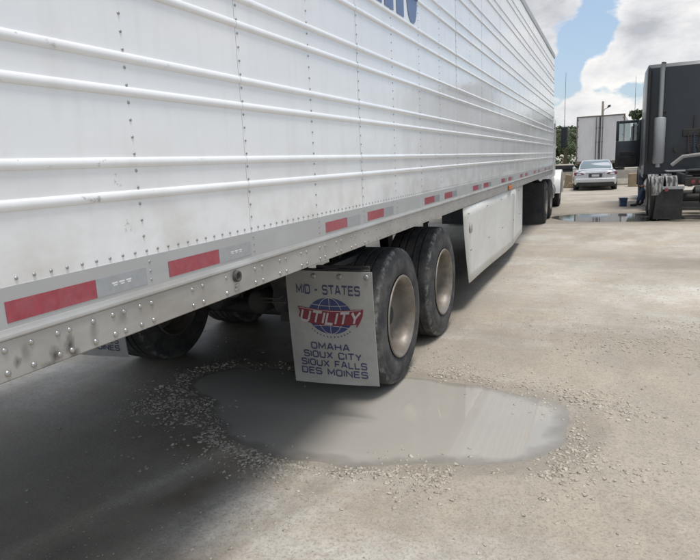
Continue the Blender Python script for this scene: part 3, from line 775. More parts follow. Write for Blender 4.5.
# wheels (wide single tyres with deep dished rims)
TR = .515
def tyre_bm(wd=.43, r=TR, ri=.292, seg=72, grooves=True):
    h = wd/2; p = [(-h+.03, ri), (-h+.012, ri+.018), (-h+.002, ri+.05), (-h-.004, ri+.10), (-h+.004, r-.075), (-h+.006, r-.070), (-h+.004, r-.066), (-h+.020, r-.028), (-h+.030, r-.012), (-h+.045, r-.006)]
    t0 = -h+.05; 
    if grooves:
        g = [-.62, -.24, .24, .62]
        span = h-.05
        pts = [(t0, r-.004)]
        for q in g:
            c = q*span; pts += [(c-.0075, r-.001+.0), (c-.0055, r-.015), (c+.0055, r-.015), (c+.0075, r-.001)]
        pts += [(-t0, r-.004)]
        p += pts
    else: p += [(t0, r-.004), (-t0, r-.004)]
    p += [(-a, b_) for a, b_ in reversed(p[:10])]
    bm = B(); lathe(bm, p, seg)
    if grooves:
        # shoulder sipes: pull small notches into the outer tread edge
        bm.verts.ensure_lookup_table()
    return bm
def rim_bm(wd=.43, ri=.292, depth=.19):
    h = wd/2   # outer side is +x
    p = [(-h+.02, ri+.006), (-h+.01, ri-.006), (-h+.03, ri-.016), (-.05, ri-.030), (h-depth-.03, ri-.034), (h-depth-.03, .0),
         ]
    outer = [(h-depth+.012, 0), (h-depth+.012, .17), (h-depth+.004, .20), (h-depth+.012, .235), (h-depth+.05, ri-.040), (h-.09, ri-.034), (h-.05, ri-.030), (h-.022, ri-.020), (h-.006, ri-.006), (h+.0035, ri+.004), (h+.004, ri+.014), (h-.004, ri+.018)]
    bm = B(); lathe(bm, outer, 64); lathe(bm, p, 48); return bm
def make_wheel(parent, pos, side=1, tl=TL, m_t=m_rubber):
    """wheel = hub, children tyre / rim / lug nuts; local frame, +x outboard"""
    bm = B(); h = .215; d = .19
    lathe(bm, [(h-d+.0, 0), (h-d+.013, .125), (h-d+.03, .118), (h-d+.04, .085), (h-d+.085, .078), (h-d+.095, .068), (h-d+.10, .0)], 28)
    hub = obj('wheel', bm, m_dark, parent, True)
    t = obj('tyre', tyre_bm(), m_t, hub, True); t.data.set_sharp_from_angle(angle=R(50))
    rm = obj('rim', rim_bm(), m_rim, hub, True); rm.data.set_sharp_from_angle(angle=R(40))
    nb = B(); lathe(nb, [(h-d+.008, .019), (h-d+.03, .017), (h-d+.034, .012), (h-d+.035, 0)], 6)
    n0 = obj('lug_nut', nb, m_rivet, hub)
    for k in range(10):
        o = n0 if k == 0 else inst(n0, hub)
        a = 2*math.pi*k/10; o.location = (0, .148*math.cos(a), .148*math.sin(a))
    hub.location = Vector(pos)-tl
    if side < 0: hub.rotation_euler = (0, 0, math.pi)
    return hub
def copy_wheel(src, parent, pos, side=1, tl=TL):
    c = inst(src, parent); c.location = Vector(pos)-tl; c.rotation_euler = (random.uniform(0, 3), 0, 0 if side > 0 else math.pi)
    for ch in src.children: inst(ch, c)
    return c
wz = TR-.014
WH = make_wheel(trailer, (-.255, 4.057, wz-.004))
copy_wheel(WH, trailer, (-.255, 5.302, wz+.008))
copy_wheel(WH, trailer, (-2.345, 4.057, wz), -1); copy_wheel(WH, trailer, (-2.345, 5.302, wz+.005), -1)
# white scuff on the tyre shoulder
b = B()
for k in range(60):
    a = random.uniform(0, 6.28); r_ = TR-.014+random.uniform(-.006, .002); 
# mud flap
FW = .602; FH = .755
def flap_shape(label=None):
    """local: x 0..FW (left to right seen from behind), z down from 0 to -FH, faces -y"""
    bm = B(); nz_ = 16; nx_ = 8; g = {}
    for i in range(nx_+1):
        for j in range(nz_+1):
            u = i/nx_; v = j/nz_
            for s in (0, 1):
                y = .030*v*v-.012*math.sin(math.pi*u)*v+(.006 if s else 0)
                xx = u*FW+.010*v
                g[i, j, s] = bm.verts.new((xx, y, -v*FH+(.012*(u-.5)*2 if j == nz_ else 0)))
    for i in range(nx_):
        for j in range(nz_):
            for s in (0, 1):
                q = (g[i, j, s], g[i+1, j, s], g[i+1, j+1, s], g[i, j+1, s]); bm.faces.new(q if s == 1 else tuple(reversed(q)))
    for j in range(nz_):
        for i in (0, nx_): bm.faces.new((g[i, j, 0], g[i, j+1, 0], g[i, j+1, 1], g[i, j, 1]))
    for i in range(nx_):
        for j in (0, nz_): bm.faces.new((g[i, j, 0], g[i+1, j, 0], g[i+1, j, 1], g[i, j, 1]))
    bmesh.ops.recalc_face_normals(bm, faces=bm.faces[:]); return bm
def flap_y(u, v): return .030*v*v-.012*math.sin(math.pi*u)*v
def on_flap(me, off):
    for vtx in me.vertices:
        x, z = vtx.co.x, vtx.co.z; u = min(1, max(0, x/FW)); v = min(1, max(0, -z/FH))
        vtx.co.y = flap_y(u, v)-off; vtx.co.x = x+.010*v
def subdivide_me(me, cuts):
    bm = bmesh.new(); bm.from_mesh(me); bmesh.ops.triangulate(bm, faces=bm.faces[:])
    for _ in range(3):
        es = [e_ for e_ in bm.edges if e_.calc_length() > cuts]
        if not es: break
        bmesh.ops.subdivide_edges(bm, edges=es, cuts=1); bmesh.ops.triangulate(bm, faces=bm.faces[:])
    bm.to_mesh(me); bm.free()
def _rr(x0, y0, x1, y1, r=.2, start=0):
    """closed rounded rectangle as a polyline"""
    pts = []
    for cx_, cy_, a0 in ((x1-r, y1-r, 0), (x0+r, y1-r, 90), (x0+r, y0+r, 180), (x1-r, y0+r, 270)):
        for k in range(4): a = R(a0+30*k); pts.append((cx_+r*math.cos(a), cy_+r*math.sin(a)))
    return pts+[pts[0]]
def _arc(cx_, cy_, r, a0, a1): return [(cx_+r*math.cos(R(a0+(a1-a0)*k/4)), cy_+r*math.sin(R(a0+(a1-a0)*k/4))) for k in range(5)]
GL = {  # squared, wide sign-maker's capitals: unit height, given width
 'M': (1.15, [[(0, 0), (0, 1), (.575, .25), (1.15, 1), (1.15, 0)]]), 'I': (0, [[(0, 0), (0, 1)]]),
 'D': (1, [[(0, 0), (0, 1)]+_arc(.75, .75, .25, 90, 0)+_arc(.75, .25, .25, 0, -90)+[(0, 0)]]), '-': (.4, [[(0, .45), (.4, .45)]]),
 'S': (1, [_arc(.8, .8, .2, 0, 90)+_arc(.22, .78, .22, 90, 180)+_arc(.22, .74, .22, 180, 270)+_arc(.78, .28, .24, 90, 0)+_arc(.78, .22, .22, 0, -90)+_arc(.2, .2, .2, 270, 180)]),
 'T': (1, [[(0, 1), (1, 1)], [(.5, 1), (.5, 0)]]), 'A': (1.05, [[(0, 0), (.44, 1), (.61, 1), (1.05, 0)], [(.16, .32), (.89, .32)]]),
 'E': (.9, [[(.9, 1), (0, 1), (0, 0), (.9, 0)], [(0, .52), (.8, .52)]]), 'O': (1, [_rr(0, 0, 1, 1, .25)]), 'H': (1, [[(0, 0), (0, 1)], [(1, 0), (1, 1)], [(0, .5), (1, .5)]]),
 'U': (1, [[(0, 1)]+_arc(.25, .25, .25, 180, 270)+_arc(.75, .25, .25, 270, 360)+[(1, 1)]]), 'X': (1, [[(0, 0), (1, 1)], [(0, 1), (1, 0)]]),
 'C': (1, [_arc(.75, .75, .25, 0, 90)+_arc(.25, .75, .25, 90, 180)+_arc(.25, .25, .25, 180, 270)+_arc(.75, .25, .25, 270, 360)]),
 'Y': (1, [[(0, 1), (.5, .45), (1, 1)], [(.5, .45), (.5, 0)]]), 'F': (.85, [[(0, 0), (0, 1), (.85, 1)], [(0, .5), (.75, .5)]]), 'L': (.8, [[(0, 1), (0, 0), (.8, 0)]]),
 'N': (1, [[(0, 0), (0, 1), (1, 0), (1, 1)]]), ' ': (.45, [])}
def flap_text(txt, u0, u1, v0, v1, m, parent, off=.0022, shear=0.0, wt=.22, name='lettering', warp=None):
    gap = .42; strokes = []; x = 0
    for ch in txt:
        w_, st = GL[ch]
        for k, sx_ in enumerate(st): strokes.append([(x+a, c) for a, c in sx_])
        x += w_+gap
    tot = x-gap; sx = (u1-u0)*FW/tot; sy = (v1-v0)*FH; bm = B(); lay = 0
    lay_of = {}
    for si, st in enumerate(strokes):
        # thicken in glyph space
        P_ = [Vector(p) for p in st]; closed = (P_[0]-P_[-1]).length < 1e-6; n = len(P_); cols = []
        for i, p in enumerate(P_):
            a = P_[i-1] if i > 0 else (P_[-2] if closed else None); c = P_[i+1] if i < n-1 else (P_[1] if closed else None)
            d1 = (p-a).normalized() if a is not None and (p-a).length > 1e-6 else None; d2 = (c-p).normalized() if c is not None and (c-p).length > 1e-6 else None
            if d1 is None: d1 = d2
            if d2 is None: d2 = d1
            n1_ = Vector((-d1.y, d1.x)); n2_ = Vector((-d2.y, d2.x)); nn = (n1_+n2_)
            nn = nn.normalized() if nn.length > 1e-3 else n1_
            k = 1/max(.45, nn.dot(n1_)); ext = Vector((0, 0))
            if not closed and i == 0 and abs(d1.x) > .9: ext = -d1*wt*.3
            if not closed and i == n-1 and abs(d1.x) > .9: ext = d1*wt*.3
            cols.append((p+nn*wt*.5*k+ext, p-nn*wt*.5*k+ext))
        pv = None
        for A_, C_ in cols:
            cur = []
            for q_ in (A_, C_):
                yy = q_.y; xx = q_.x+shear*(yy-.5)
                aa = xx/tot; zz = -(v1*FH)+sy*yy+(warp(aa) if warp else 0)
                cur.append(bm.verts.new((u0*FW+xx*sx, 0, zz))); lay_of[cur[-1]] = si
            if pv: 
                try: bm.faces.new((pv[0], pv[1], cur[1], cur[0]))
                except ValueError: pass
            pv = cur
    lays = [lay_of[v] for v in bm.verts]
    me = bpy.data.meshes.new(name); bm.to_mesh(me); bm.free(); on_flap(me, off)
    for v, k in zip(me.vertices, lays): v.co.y -= .00012*(k % 4)
    # later strokes lie a hair prouder, so crossings never share a plane
    me.materials.append(m)
    o = bpy.data.objects.new(name, me); tag(o, kind='stuff'); return link(o, parent)
def poly_on_flap(pts, m, parent, off, name):
    bm = B(); vs = [bm.verts.new((u*FW, 0, -v*FH)) for u, v in pts]; f = bm.faces.new(vs)
    me = bpy.data.meshes.new(name); bm.to_mesh(me); bm.free(); subdivide_me(me, .03); on_flap(me, off); me.materials.append(m)
    o = bpy.data.objects.new(name, me); return link(o, parent)
def line_on_flap(pts, wd, m, parent, off, name):
    bm = B(); pv = None
    P_ = [Vector((u*FW, -v*FH)) for u, v in pts]
    for i, p in enumerate(P_):
        t = (P_[min(i+1, len(P_)-1)]-P_[max(i-1, 0)]).normalized(); n_ = Vector((-t.y, t.x))*wd/2
        c = (bm.verts.new((p.x+n_.x, 0, p.y+n_.y)), bm.verts.new((p.x-n_.x, 0, p.y-n_.y)))
        if pv: bm.faces.new((pv[0], pv[1], c[1], c[0]))
        pv = c
    me = bpy.data.meshes.new(name); bm.to_mesh(me); bm.free(); on_flap(me, off); me.materials.append(m)
    o = bpy.data.objects.new(name, me); return link(o, parent)
def mud_flap(x0, y0, ztop, full=True):
    fl = obj('mud_flap', flap_shape(), m_flap, trailer, True); fl.data.set_sharp_from_angle(angle=R(40))
    fl.location = Vector((x0, y0, ztop))-TL
    flap_text('MID - STATES', .125, .855, .125, .195, m_navy, fl)
    cu_, cv_ = .50, .385; ru, rv = .262, .158
    poly_on_flap([(cu_+ru*math.cos(t), cv_+rv*math.sin(t)) for t in np.linspace(0, 2*math.pi, 40, endpoint=False)], m_globe, fl, .0015, 'globe_print')
    for k in (-.55, .0, .55):
        line_on_flap([(cu_+ru*k*math.cos(t), cv_+rv*math.sin(t)) for t in np.linspace(-1.57, 1.57, 14)], .0035, m_lettering, fl, .0021, 'globe_line')
    for k in (-.62, .62):
        hw = math.sqrt(1-k*k); line_on_flap([(cu_+ru*hw*s_, cv_+rv*k+.012*(s_*s_-1)*(-1 if k < 0 else 1)) for s_ in np.linspace(-1, 1, 12)], .0035, m_lettering, fl, .0022, 'globe_line')
    # ribbon: leaning banner with a folded tail
    rb = [(.12, .312)]+[(.12+.76*t, .312+.020*math.sin(math.pi*t)) for t in np.linspace(.06, .94, 12)]+[(.885, .312), (.875, .37), (.84, .425), (.795, .478), (.80, .445)]+[(.80-.62*t, .445+.026*math.sin(math.pi*t)) for t in np.linspace(.04, .96, 12)]+[(.155, .436), (.125, .395), (.145, .365)]
    poly_on_flap(rb, m_ribbon, fl, .0028, 'banner_print')
    line_on_flap([(.14+.72*t, .322+.020*math.sin(math.pi*t)) for t in np.linspace(0, 1, 12)], .003, m_lettering, fl, .0031, 'banner_line')
    flap_text('UTILITY', .165, .835, .345, .440, m_lettering, fl, .0038, .38, .25, warp=lambda a: -.006-.014*math.sin(math.pi*a)+.010)
    for k in range(13):   # the small arc of letters under the globe is too worn to read
        t = R(140-8.2*k); uu = cu_+ru*1.12*math.cos(t); vv = cv_+rv*1.10*math.sin(t)+.012
        poly_on_flap([(uu-.007, vv-.006), (uu+.004, vv-.006), (uu+.007, vv+.006), (uu-.005, vv+.006)], m_navy, fl, .0016, 'worn_letter')
    flap_text('OMAHA', .250, .695, .632, .684, m_navy, fl); flap_text('SIOUX CITY', .150, .825, .710, .762, m_navy, fl)
    flap_text('SIOUX FALLS', .112, .878, .788, .840, m_navy, fl); flap_text('DES MOINES', .105, .880, .866, .918, m_navy, fl)
    bb = B(); lathe(bb, [(0, 0.017), (-.005, .017), (-.008, .012), (-.009, 0)], 14, axis=1); bolt = obj('flap_bolt', bb, m_rivetw, fl, True)
    for k, u in enumerate((.34, .64, .94)):
        o = bolt if k == 0 else inst(bolt, fl); o.location = (u*FW, -.001, -.033)
    b2 = B(); bx(b2, x0-.12, x0+FW-.02, y0+.007, y0+.03, ztop-.045, ztop+.012, .003); tp('flap_bracket', b2, m_under)
    b2 = B(); bx(b2, x0+FW*.35, x0+FW-.03, y0+.03, y0+.05, ztop+.015, ztop+.03); bx(b2, x0+.2, x0+.26, y0+.03, y0+.7, ztop-.03, ztop+.01); tp('flap_bracket_arm', b2, m_under)
    return fl
mud_flap(-.568, 3.28, .975)
mud_flap(-2.64, 3.28, .985)

# side skirt: sheets hung below the rail ahead of the wheels, front one bent inwards
def skirt_sheet(y0, y1, x0, x1, zb0, zb1, rear_slant=0):
    bm = B(); n = 8; g = {}
    for i in range(n+1):
        for j in range(n+1):
            t = i/n; s = j/n; yy = y0+(y1-y0)*t
            zz = 1.138+( (zb0+(zb1-zb0)*t)-1.138)*s
            if rear_slant and i == 0: yy += rear_slant*(.35*s+.65*s*s)
            xx = x0+(x1-x0)*t+.006*math.sin(yy*2.1+s*2)-.012*s
            for q in (0, 1): g[i, j, q] = bm.verts.new((xx-.004*q, yy, zz))
    for i in range(n):
        for j in range(n):
            for q in (0, 1): bm.faces.new((g[i, j, q], g[i+1, j, q], g[i+1, j+1, q], g[i, j+1, q]))
    for k in range(n):
        for i in (0, n): bm.faces.new((g[i, k, 0], g[i, k+1, 0], g[i, k+1, 1], g[i, k, 1])); bm.faces.new((g[k, i, 0], g[k+1, i, 0], g[k+1, i, 1], g[k, i, 1]))
    bmesh.ops.recalc_face_normals(bm, faces=bm.faces[:]); return bm
for sg in (0, 1):
    def flipx(bm):
        if sg:
            for v in bm.verts: v.co.x = -2.6-v.co.x
            bmesh.ops.reverse_faces(bm, faces=bm.faces[:])
        return bm
    tp('side_skirt', flipx(skirt_sheet(5.95, 9.56, -.004, -.004, .30, .25, .31)), m_skirt, True)
    tp('side_skirt', flipx(skirt_sheet(9.566, 11.5, -.004, -.12, .25, .22)), m_skirt, True)
sb = []
for yy in np.arange(6.15, 11.4, 1.05):
    for z in (1.06, .66): sb += [(-.0 if yy < 9.5 else -.004-(yy-9.566)*.06, yy+(.12 if z < 1 else 0), z), (-.0 if yy < 9.5 else -.004-(yy-9.566)*.06, yy+.05+(.12 if z < 1 else 0), z)]
o = many('skirt_bolts', dts, [(a[0]+.004, a[1], a[2]) for a in sb], [.008]*len(sb), m_dark, trailer); o.location = -TL; tag(o, kind='stuff')
b = B(); lathe(b, [(0.0, .055), (.012, .05), (.014, 0)], 20, (.003, 6.27, .90)); o = tp('skirt_vent', b, m_rail, True)

# ------------------------------------------------------------------ trucks
def dual_wheel(parent, pos, side, src=None, white=False):
    if src is None:
        bm = B(); lathe(bm, [(-.02, 0), (-.02, .12), (.02, .12), (.03, .09), (.10, .085), (.12, .06), (.125, 0)], 20)
        hub = obj('wheel', bm, m_dark, parent, True)
        t1 = obj('tyre', tyre_bm(.26, .51, .285, 40), m_rubber_far, hub, True); t1.data.set_sharp_from_angle(angle=R(50)); t1.location = (.14, 0, 0)
        t2 = inst(t1, hub, (-.16, 0, 0))
        rb = B(); lathe(rb, [(.0, .0), (.0, .17), (.02, .24), (.09, .262), (.25, .268), (.262, .285), (.27, .295)], 36); obj('rim', rb, m_rim, hub, True)
    else:
        hub = inst(src, parent)
        for ch in src.children: inst(ch, hub)
    hub.location = pos; hub.rotation_euler = (0, 0, 0 if side > 0 else math.pi)
    return hub
def steer_wheel(parent, pos, side):
    bm = B(); lathe(bm, [(.06, 0), (.06, .12), (.10, .11), (.16, .08), (.165, 0)], 20); hub = obj('wheel', bm, m_dark, parent, True)
    t = obj('tyre', tyre_bm(.27, .51, .285, 40), m_rubber_far, hub, True); t.data.set_sharp_from_angle(angle=R(50))
    rb = B(); lathe(rb, [(.05, 0), (.05, .2), (.07, .26), (.12, .27), (.135, .29)], 36); obj('rim', rb, m_rim, hub, True)
    hub.location = pos; hub.rotation_euler = (0, 0, 0 if side > 0 else math.pi); return hub
m_whitedust = mat('lime_dusted_rubber', (.03, .03, .032), .9, 0, .2, 20, (.45, .44, .42), .9, 5.5, stretch=(3.2, .6, .6))
def tractor(name, label, cx, yflap, W, cabW, y_cab, sleeper, y_hinge, y_steer, y_front, z_roof, paint, door_open=False, day=False):
    t = thing(name, label, 'truck', (cx, yflap, 0)); h = W/2; c = cabW/2
    def p(nm, bm, m, smooth=False, par=None, label=None):
        o = obj(nm, bm, m, par or t, smooth)
        if smooth: o.data.set_sharp_from_angle(angle=R(35))
        if label: o['label'] = label
        return o
    Yl = lambda y: y-yflap
    for s in (-1, 1):
        b = B(); bx(b, s*.43-.045, s*.43+.045, .1, Yl(y_front)-.4, .78, 1.02, .006); p('frame_rail', b, m_dark)
    for y in (.3, 1.3, 2.2, 3.1): b = B(); bx(b, -.38, .38, y-.05, y+.05, .82, .98); p('frame_cross_member', b, m_dark)
    a1, a2 = .66, 1.94
    src = None
    for ya in (a1, a2):
        for s in (1, -1):
            hb = dual_wheel(t, (s*(h-.29), ya, .505), s, src); src = src or hb
        b = B(); tube(b, [(-h+.5, ya, .5), (h-.5, ya, .5)], .09, 12); lathe(b, [(-.2, .05), (-.12, .19), (.12, .19), (.2, .05)], 16, (0, ya, .5)); p('axle', b, m_dark, True)
    # mud flaps with the top outer corner cut away
    for s in (-1, 1):
        xo = s*(h-.02); xi = s*(h-.66)
        pts = [(xo-s*.05, .06), (xo-s*.10, .55), (xo-s*.24, .75), (xi, .75), (xi, .05)] if not day else [(xo, .05), (xo, 1.0), (xi, 1.0), (xi, .05)]
        b = B(); prism(b, pts, 1, -.004, .006); p('mud_flap', b, m_rubber_far)
        b = B(); bx(b, min(xi, xo-s*.24)-.02, max(xi, xo-s*.24)+.02, -.012, -.0045, .735, .80, .003); o = p('flap_hanger', b, m_shield if not day else m_dark)
        if not day:
            b = B(); lathe(b, [(0, .045), (-.03, .04), (-.035, 0)], 14, (xo-s*.30, -.02, .72), 1); p('tail_light', b, m_tail, True)
        else:
            b = B(); bx(b, min(xi, xo)+.01, max(xi, xo)-.01, -.01, -.0045, .70, .74); p('flap_stiffener', b, m_dark)
    b = B(); bx(b, -.55, .55, -.02, .1, .8, .98, .01); p('rear_cross_plate', b, m_dark)
    for s in (-1, 1):
        for k in (0, 1): b = B(); lathe(b, [(0, .05), (-.02, .045), (-.025, 0)], 14, (s*(.25+.14*k), -.021, .89), 1); p('tail_light', b, m_tail, True)
    if not day:   # tread caked with pale lime
        for s in (-1, 1):
            for ya in (a1, a2):
                for xo in (h-.15, h-.45):
                    b = B(); n = 26; pv = None
                    for k in range(n+1):
                        an = R(10+150*k/n); ring = [b.verts.new((s*xo+dx, ya-.5*0-.5125*math.cos(an), .505+.5125*math.sin(an)-abs(dx)**3*2)) for dx in (-.12, -.115, -.04, .04, .115, .12)]
                        if pv:
                            for q in range(5): b.faces.new((pv[q], pv[q+1], ring[q+1], ring[q]))
                        pv = ring
                    bmesh.ops.recalc_face_normals(b, faces=b.faces[:]); p('lime_crust', b, m_whitedust, True)
    # fifth wheel, deck, battery box, tanks
    b = B(); prism(b, [(-.45, 1.0), (-.3, 1.55), (.3, 1.55), (.45, 1.0), (.45, .55), (.08, .62), (.08, .95), (-.08, .95), (-.08, .62), (-.45, .55)], 2, 1.10, 1.135, .006); p('fifth_wheel', b, m_dark)
    b = B(); bx(b, -.4, .4, .9, 1.5, 1.02, 1.10); p('fifth_wheel_mount', b, m_dark)
    if not day: b = B(); bx(b, -.7, .7, 2.75, Yl(y_cab)-.05, 1.03, 1.06, .003); p('deck_plate', b, m_shield)
    for s in (-1, 1):
        y0, y1 = (2.75, 4.4) if not day else (2.7, 3.9)
        b = B(); lathe(b, [(y0, 0), (y0, .26), (y0+.03, .30), (y1-.03, .30), (y1, .26), (y1, 0)], 28, (s*(h-.36), 0, .62), 1); ft = p('fuel_tank', b, m_chrome if not day else m_shield, True)
        for yy in (y0+.3, y1-.3): b = B(); lathe(b, [(yy-.03, .304), (yy+.03, .304)], 28, (s*(h-.36), 0, .62), 1); p('tank_strap', b, m_dark, True, ft)
        b = B(); bx(b, s*(h-.3)-.14, s*(h-.3)+.14, y1+.05, y1+.75, .35, .42, .01); bx(b, s*(h-.3)-.12, s*(h-.3)+.12, y1+.05, y1+.75, .70, .75, .01); p('step', b, m_shield)
    # bodywork
    yc, yh, yf = Yl(y_cab), Yl(y_hinge), Yl(y_front); ys = Yl(y_steer)
    if sleeper:
        b = B(); prism(b, [(yc, .95), (yc, z_roof-.10), (yc+.10, z_roof), (yh-.9, z_roof+.02), (yh-.25, z_roof-.35), (yh-.25, .95)], 0, -c, c, .035, 3); p('sleeper', b, paint, True)
        b = B(); bx(b, -c+.28, -c+.50, yc-.03, yc-.001, 2.62, 2.68, .008); bx(b, c-.50, c-.28, yc-.03, yc-.001, 2.62, 2.68, .008); p('work_light', b, m_dark)
        b = B(); bx(b, -c+.36, -c+.40, yc-.035, yc-.001, 2.25, 2.42, .01); p('grab_handle', b, m_shield)
        for s in (-1, 1):
            b = B(); bx(b, s*(c-.02)-.03, s*(c-.02)+.03, yc-.36, yc-.008, 1.3, z_roof-.12, .012); p('side_extender', b, m_dark)
    cab = [(yc if not sleeper else yh-1.25, .78), (yc if not sleeper else yh-1.25, z_roof-.55 if sleeper else z_roof), (yh-.45, z_roof-.5 if sleeper else z_roof-.05), (yh+.10, 2.05), (yh+.12, 1.15), (yh-.05, .78)]
    b = B(); prism(b, cab, 0, -c+.05, c-.05, .06, 3); p('cab', b, paint, True)
    hd = [(yh-.02, .95), (yh-.02, 1.98), (yh+.6, 1.90), (yf-.25, 1.62), (yf-.02, 1.38), (yf, .65), (yf-.15, .5), (ys+.56, .5), (ys+.48, .8), (ys+.25, 1.02), (ys, 1.08), (ys-.25, 1.02), (ys-.48, .8), (ys-.55, .6), (yh-.02, .6)]
    b = B(); prism(b, [(a, z_) for a, z_ in hd], 0, -c+.28, c-.28, .05, 3); p('hood', b, paint, True)
    for s in (-1, 1):
        b = B(); n = 14; out = []; inn = []
        for k in range(n+1):
            an = R(-5+190*k/n); out.append((ys+.66*math.cos(an), .50+.66*math.sin(an))); inn.append((ys+.58*math.cos(an), .50+.58*math.sin(an)))
        x1_ = s*(h-.02); x0_ = s*(c-.42)
        prism(b, out+list(reversed(inn)), 0, min(x0_, x1_), max(x0_, x1_), .02, 2); p('fender', b, paint, True)
        b = B(); bx(b, s*(h-.28)-.16, s*(h-.28)+.16, yf-.32, yf-.06, .85, 1.1, .05, 3); p('headlight', b, m_glass, True)
        steer_wheel(t, (s*(h-.20), ys, .505), s)
        # mirror: arm + upright head, cb aerial
        ym = yh+.02; xm = s*(c+.20)
        b = B(); bx(b, xm-.09, xm+.09, ym-.05, ym+.06, 1.82, 2.42, .03, 3); mi = p('mirror', b, m_dark, True)
        b = B(); tube(b, [(s*(c-.06), ym+.05, 2.36), (xm, ym+.05, 2.46), (xm, ym+.03, 1.76), (s*(c-.06), ym+.05, 1.80)], .014, 6); p('mirror_arm', b, m_dark, True, mi)
        b = B(); bx(b, xm-.075, xm+.075, ym-.054, ym-.0505, 1.86, 2.38); p('mirror_glass', b, m_glass, False, mi)
        b = B(); tube(b, [(xm, ym, 2.42), (xm, ym, 2.9), (xm+.01*s, ym-.02, 3.95)], [.009, .007, .004], 5); p('aerial', b, m_dark, True, mi)
        # door and its window
        dy0, dy1 = yh-1.0, yh-.02
        hinge_x = s*(c-.048)
        opened = door_open and s < 0
        b = B(); prof = [(dy0, 1.0), (dy0, 2.25), (dy0+.06, 2.62), (dy1-.22, 2.62), (dy1, 2.10), (dy1, 1.0)]
        if opened:
            # swung square to the cab: built as a frame with a real window opening
            D = .73; x_h = -c-.0
            def bar(x0, x1, z0, z1): bx(b, x_h-x1, x_h-x0, dy1-.07, dy1-.005, z0, z1, .018, 2)
            bar(0, D, 1.12, 1.96); bar(D-.09, D, 1.962, 2.60); bar(0, .09, 1.962, 2.60); bar(.092, D-.092, 2.51, 2.60)
            d = p('door', b, paint, True, label='open cab door swung out square to the black truck')
            b = B(); bx(b, x_h-D+.088, x_h-.088, dy1-.04, dy1-.034, 1.955, 2.515); p('window', b, m_clear, False, d)
            b = B(); bx(b, x_h-.60, x_h-.14, dy1-.10, dy1-.0705, 1.50, 1.62, .012); p('arm_rest', b, m_dark, False, d)
            b = B(); bx(b, x_h-.64, x_h-.10, dy1-.085, dy1-.0705, 1.2, 1.42, .01); p('door_pocket', b, m_dark, False, d)
            b = B(); bx(b, x_h-.24, x_h-.20, dy1-.10, dy1-.041, 1.97, 2.50, .01); p('vent_bar', b, m_dark, False, d)
            b = B(); bx(b, x_h-.006, x_h+.04, dy0, dy1-.08, 1.05, 2.6); p('door_opening', b, m_seal)
        else:
            prism(b, prof, 0, hinge_x-.001*s, hinge_x+s*.02, .006); d = p('door', b, paint, True)
            b = B(); prism(b, [(dy0+.1, 1.95), (dy0+.1, 2.5), (dy1-.27, 2.5), (dy1-.1, 2.1), (dy1-.1, 1.95)], 0, hinge_x+s*.0205, hinge_x+s*.024); p('window', b, m_glass, False, d)
            b = B(); bx(b, hinge_x+s*.0205 if s > 0 else hinge_x-.05, hinge_x+.05 if s > 0 else hinge_x-.0205, dy0+.05, dy0+.2, 1.5, 1.54, .004); p('door_handle', b, m_chrome, False, d)
    b = B(); prism(b, [(yh-.36, 2.80), (yh+.085, 2.16), (yh+.10, 2.17), (yh-.34, 2.82)], 0, -c+.18, c-.18); o = p('windscreen', b, m_glass)
    b = B(); bx(b, -c+.5, c-.5, yf-.005, yf+.012, .72, 1.32, .01); p('grille', b, m_chrome)
    b = B(); bx(b, -h+.05, h-.05, yf-.02, yf+.16, .36, .62, .05, 3); p('bumper', b, m_chrome, True)
    return t
# white day cab under the nose of the near trailer
white = tractor('tractor_unit', 'white day cab truck coupled under the nose of the near trailer, mostly hidden by it', -1.24, 14.5, 2.48, 2.28, 17.45, False, 19.0, 20.25, 21.4, 2.95, m_white, day=True)
# black sleeper truck on the right
black = tractor('tractor_unit', 'black sleeper truck seen from behind with its left door standing open', 3.47, 15.3, 2.46, 2.44, 18.95, True, 21.65, 22.9, 24.3, 3.93, m_black, door_open=True)
def bp(nm, bm, m, smooth=False, par=None):
    o = obj(nm, bm, m, par or black, smooth)
    if smooth: o.data.set_sharp_from_angle(angle=R(35))
    return o
for s in (-1, 1):
    xs = s*.88; yy = 18.78-15.3
    b = B(); tube(b, [(xs, yy, 1.15), (xs, yy, 3.72), (xs+.01, yy-.01, 3.84), (xs+.02, yy-.05, 3.92)], .062, 16, cap=False); st = bp('exhaust_stack', b, m_shield, True)
    b = B(); n = 12; rings = []
    for z, rr_ in ((1.25, .12), (1.29, .150), (2.46, .150), (2.50, .12)):
        rings.append([b.verts.new((xs+rr_*math.cos(a), yy-rr_*.75*math.sin(a), z)) for a in np.linspace(R(-25), R(205), n)])
    for A, Bq in zip(rings[:-1], rings[1:]):
        for k in range(n-1): b.faces.new((A[k], A[k+1], Bq[k+1], Bq[k]))
    bmesh.ops.recalc_face_normals(b, faces=b.faces[:]); sh = bp('heat_shield', b, m_shield, True, st)
# air lines and their bracket behind the sleeper
for k, (col_) in enumerate((mat('dull_red_hose', (.045, .025, .025), .6), mat('blue_hose', (.035, .045, .08), .5), m_dark)):
    b = B(); x0 = -.15+.14*k
    tube(b, [(x0+.025*math.cos(q*9), 3.6-.22*math.sin(math.pi*min(1, q/14*1.0))-.25*(q/14), 2.05-.62*math.sin(math.pi*q/20)+.025*math.sin(q*9)) for q in np.linspace(0, 14, 120)], .011, 5); bp('air_hose', b, col_, True)
b = B(); bx(b, -.3, .35, 3.58, 3.64, 1.95, 2.15, .01); bx(b, -.05, .0, 3.60, 3.64, 2.15, 2.5); bp('hose_bracket', b, m_under)
for (x0, z0, w_) in ((-.42, 1.62, .10), (.1, 1.66, .07)):
    b = B(); lathe(b, [(3.35, 0), (3.35, w_), (3.55, w_), (3.58, 0)], 16, (x0, 0, z0), 1); bp('reservoir', b, m_under, True)
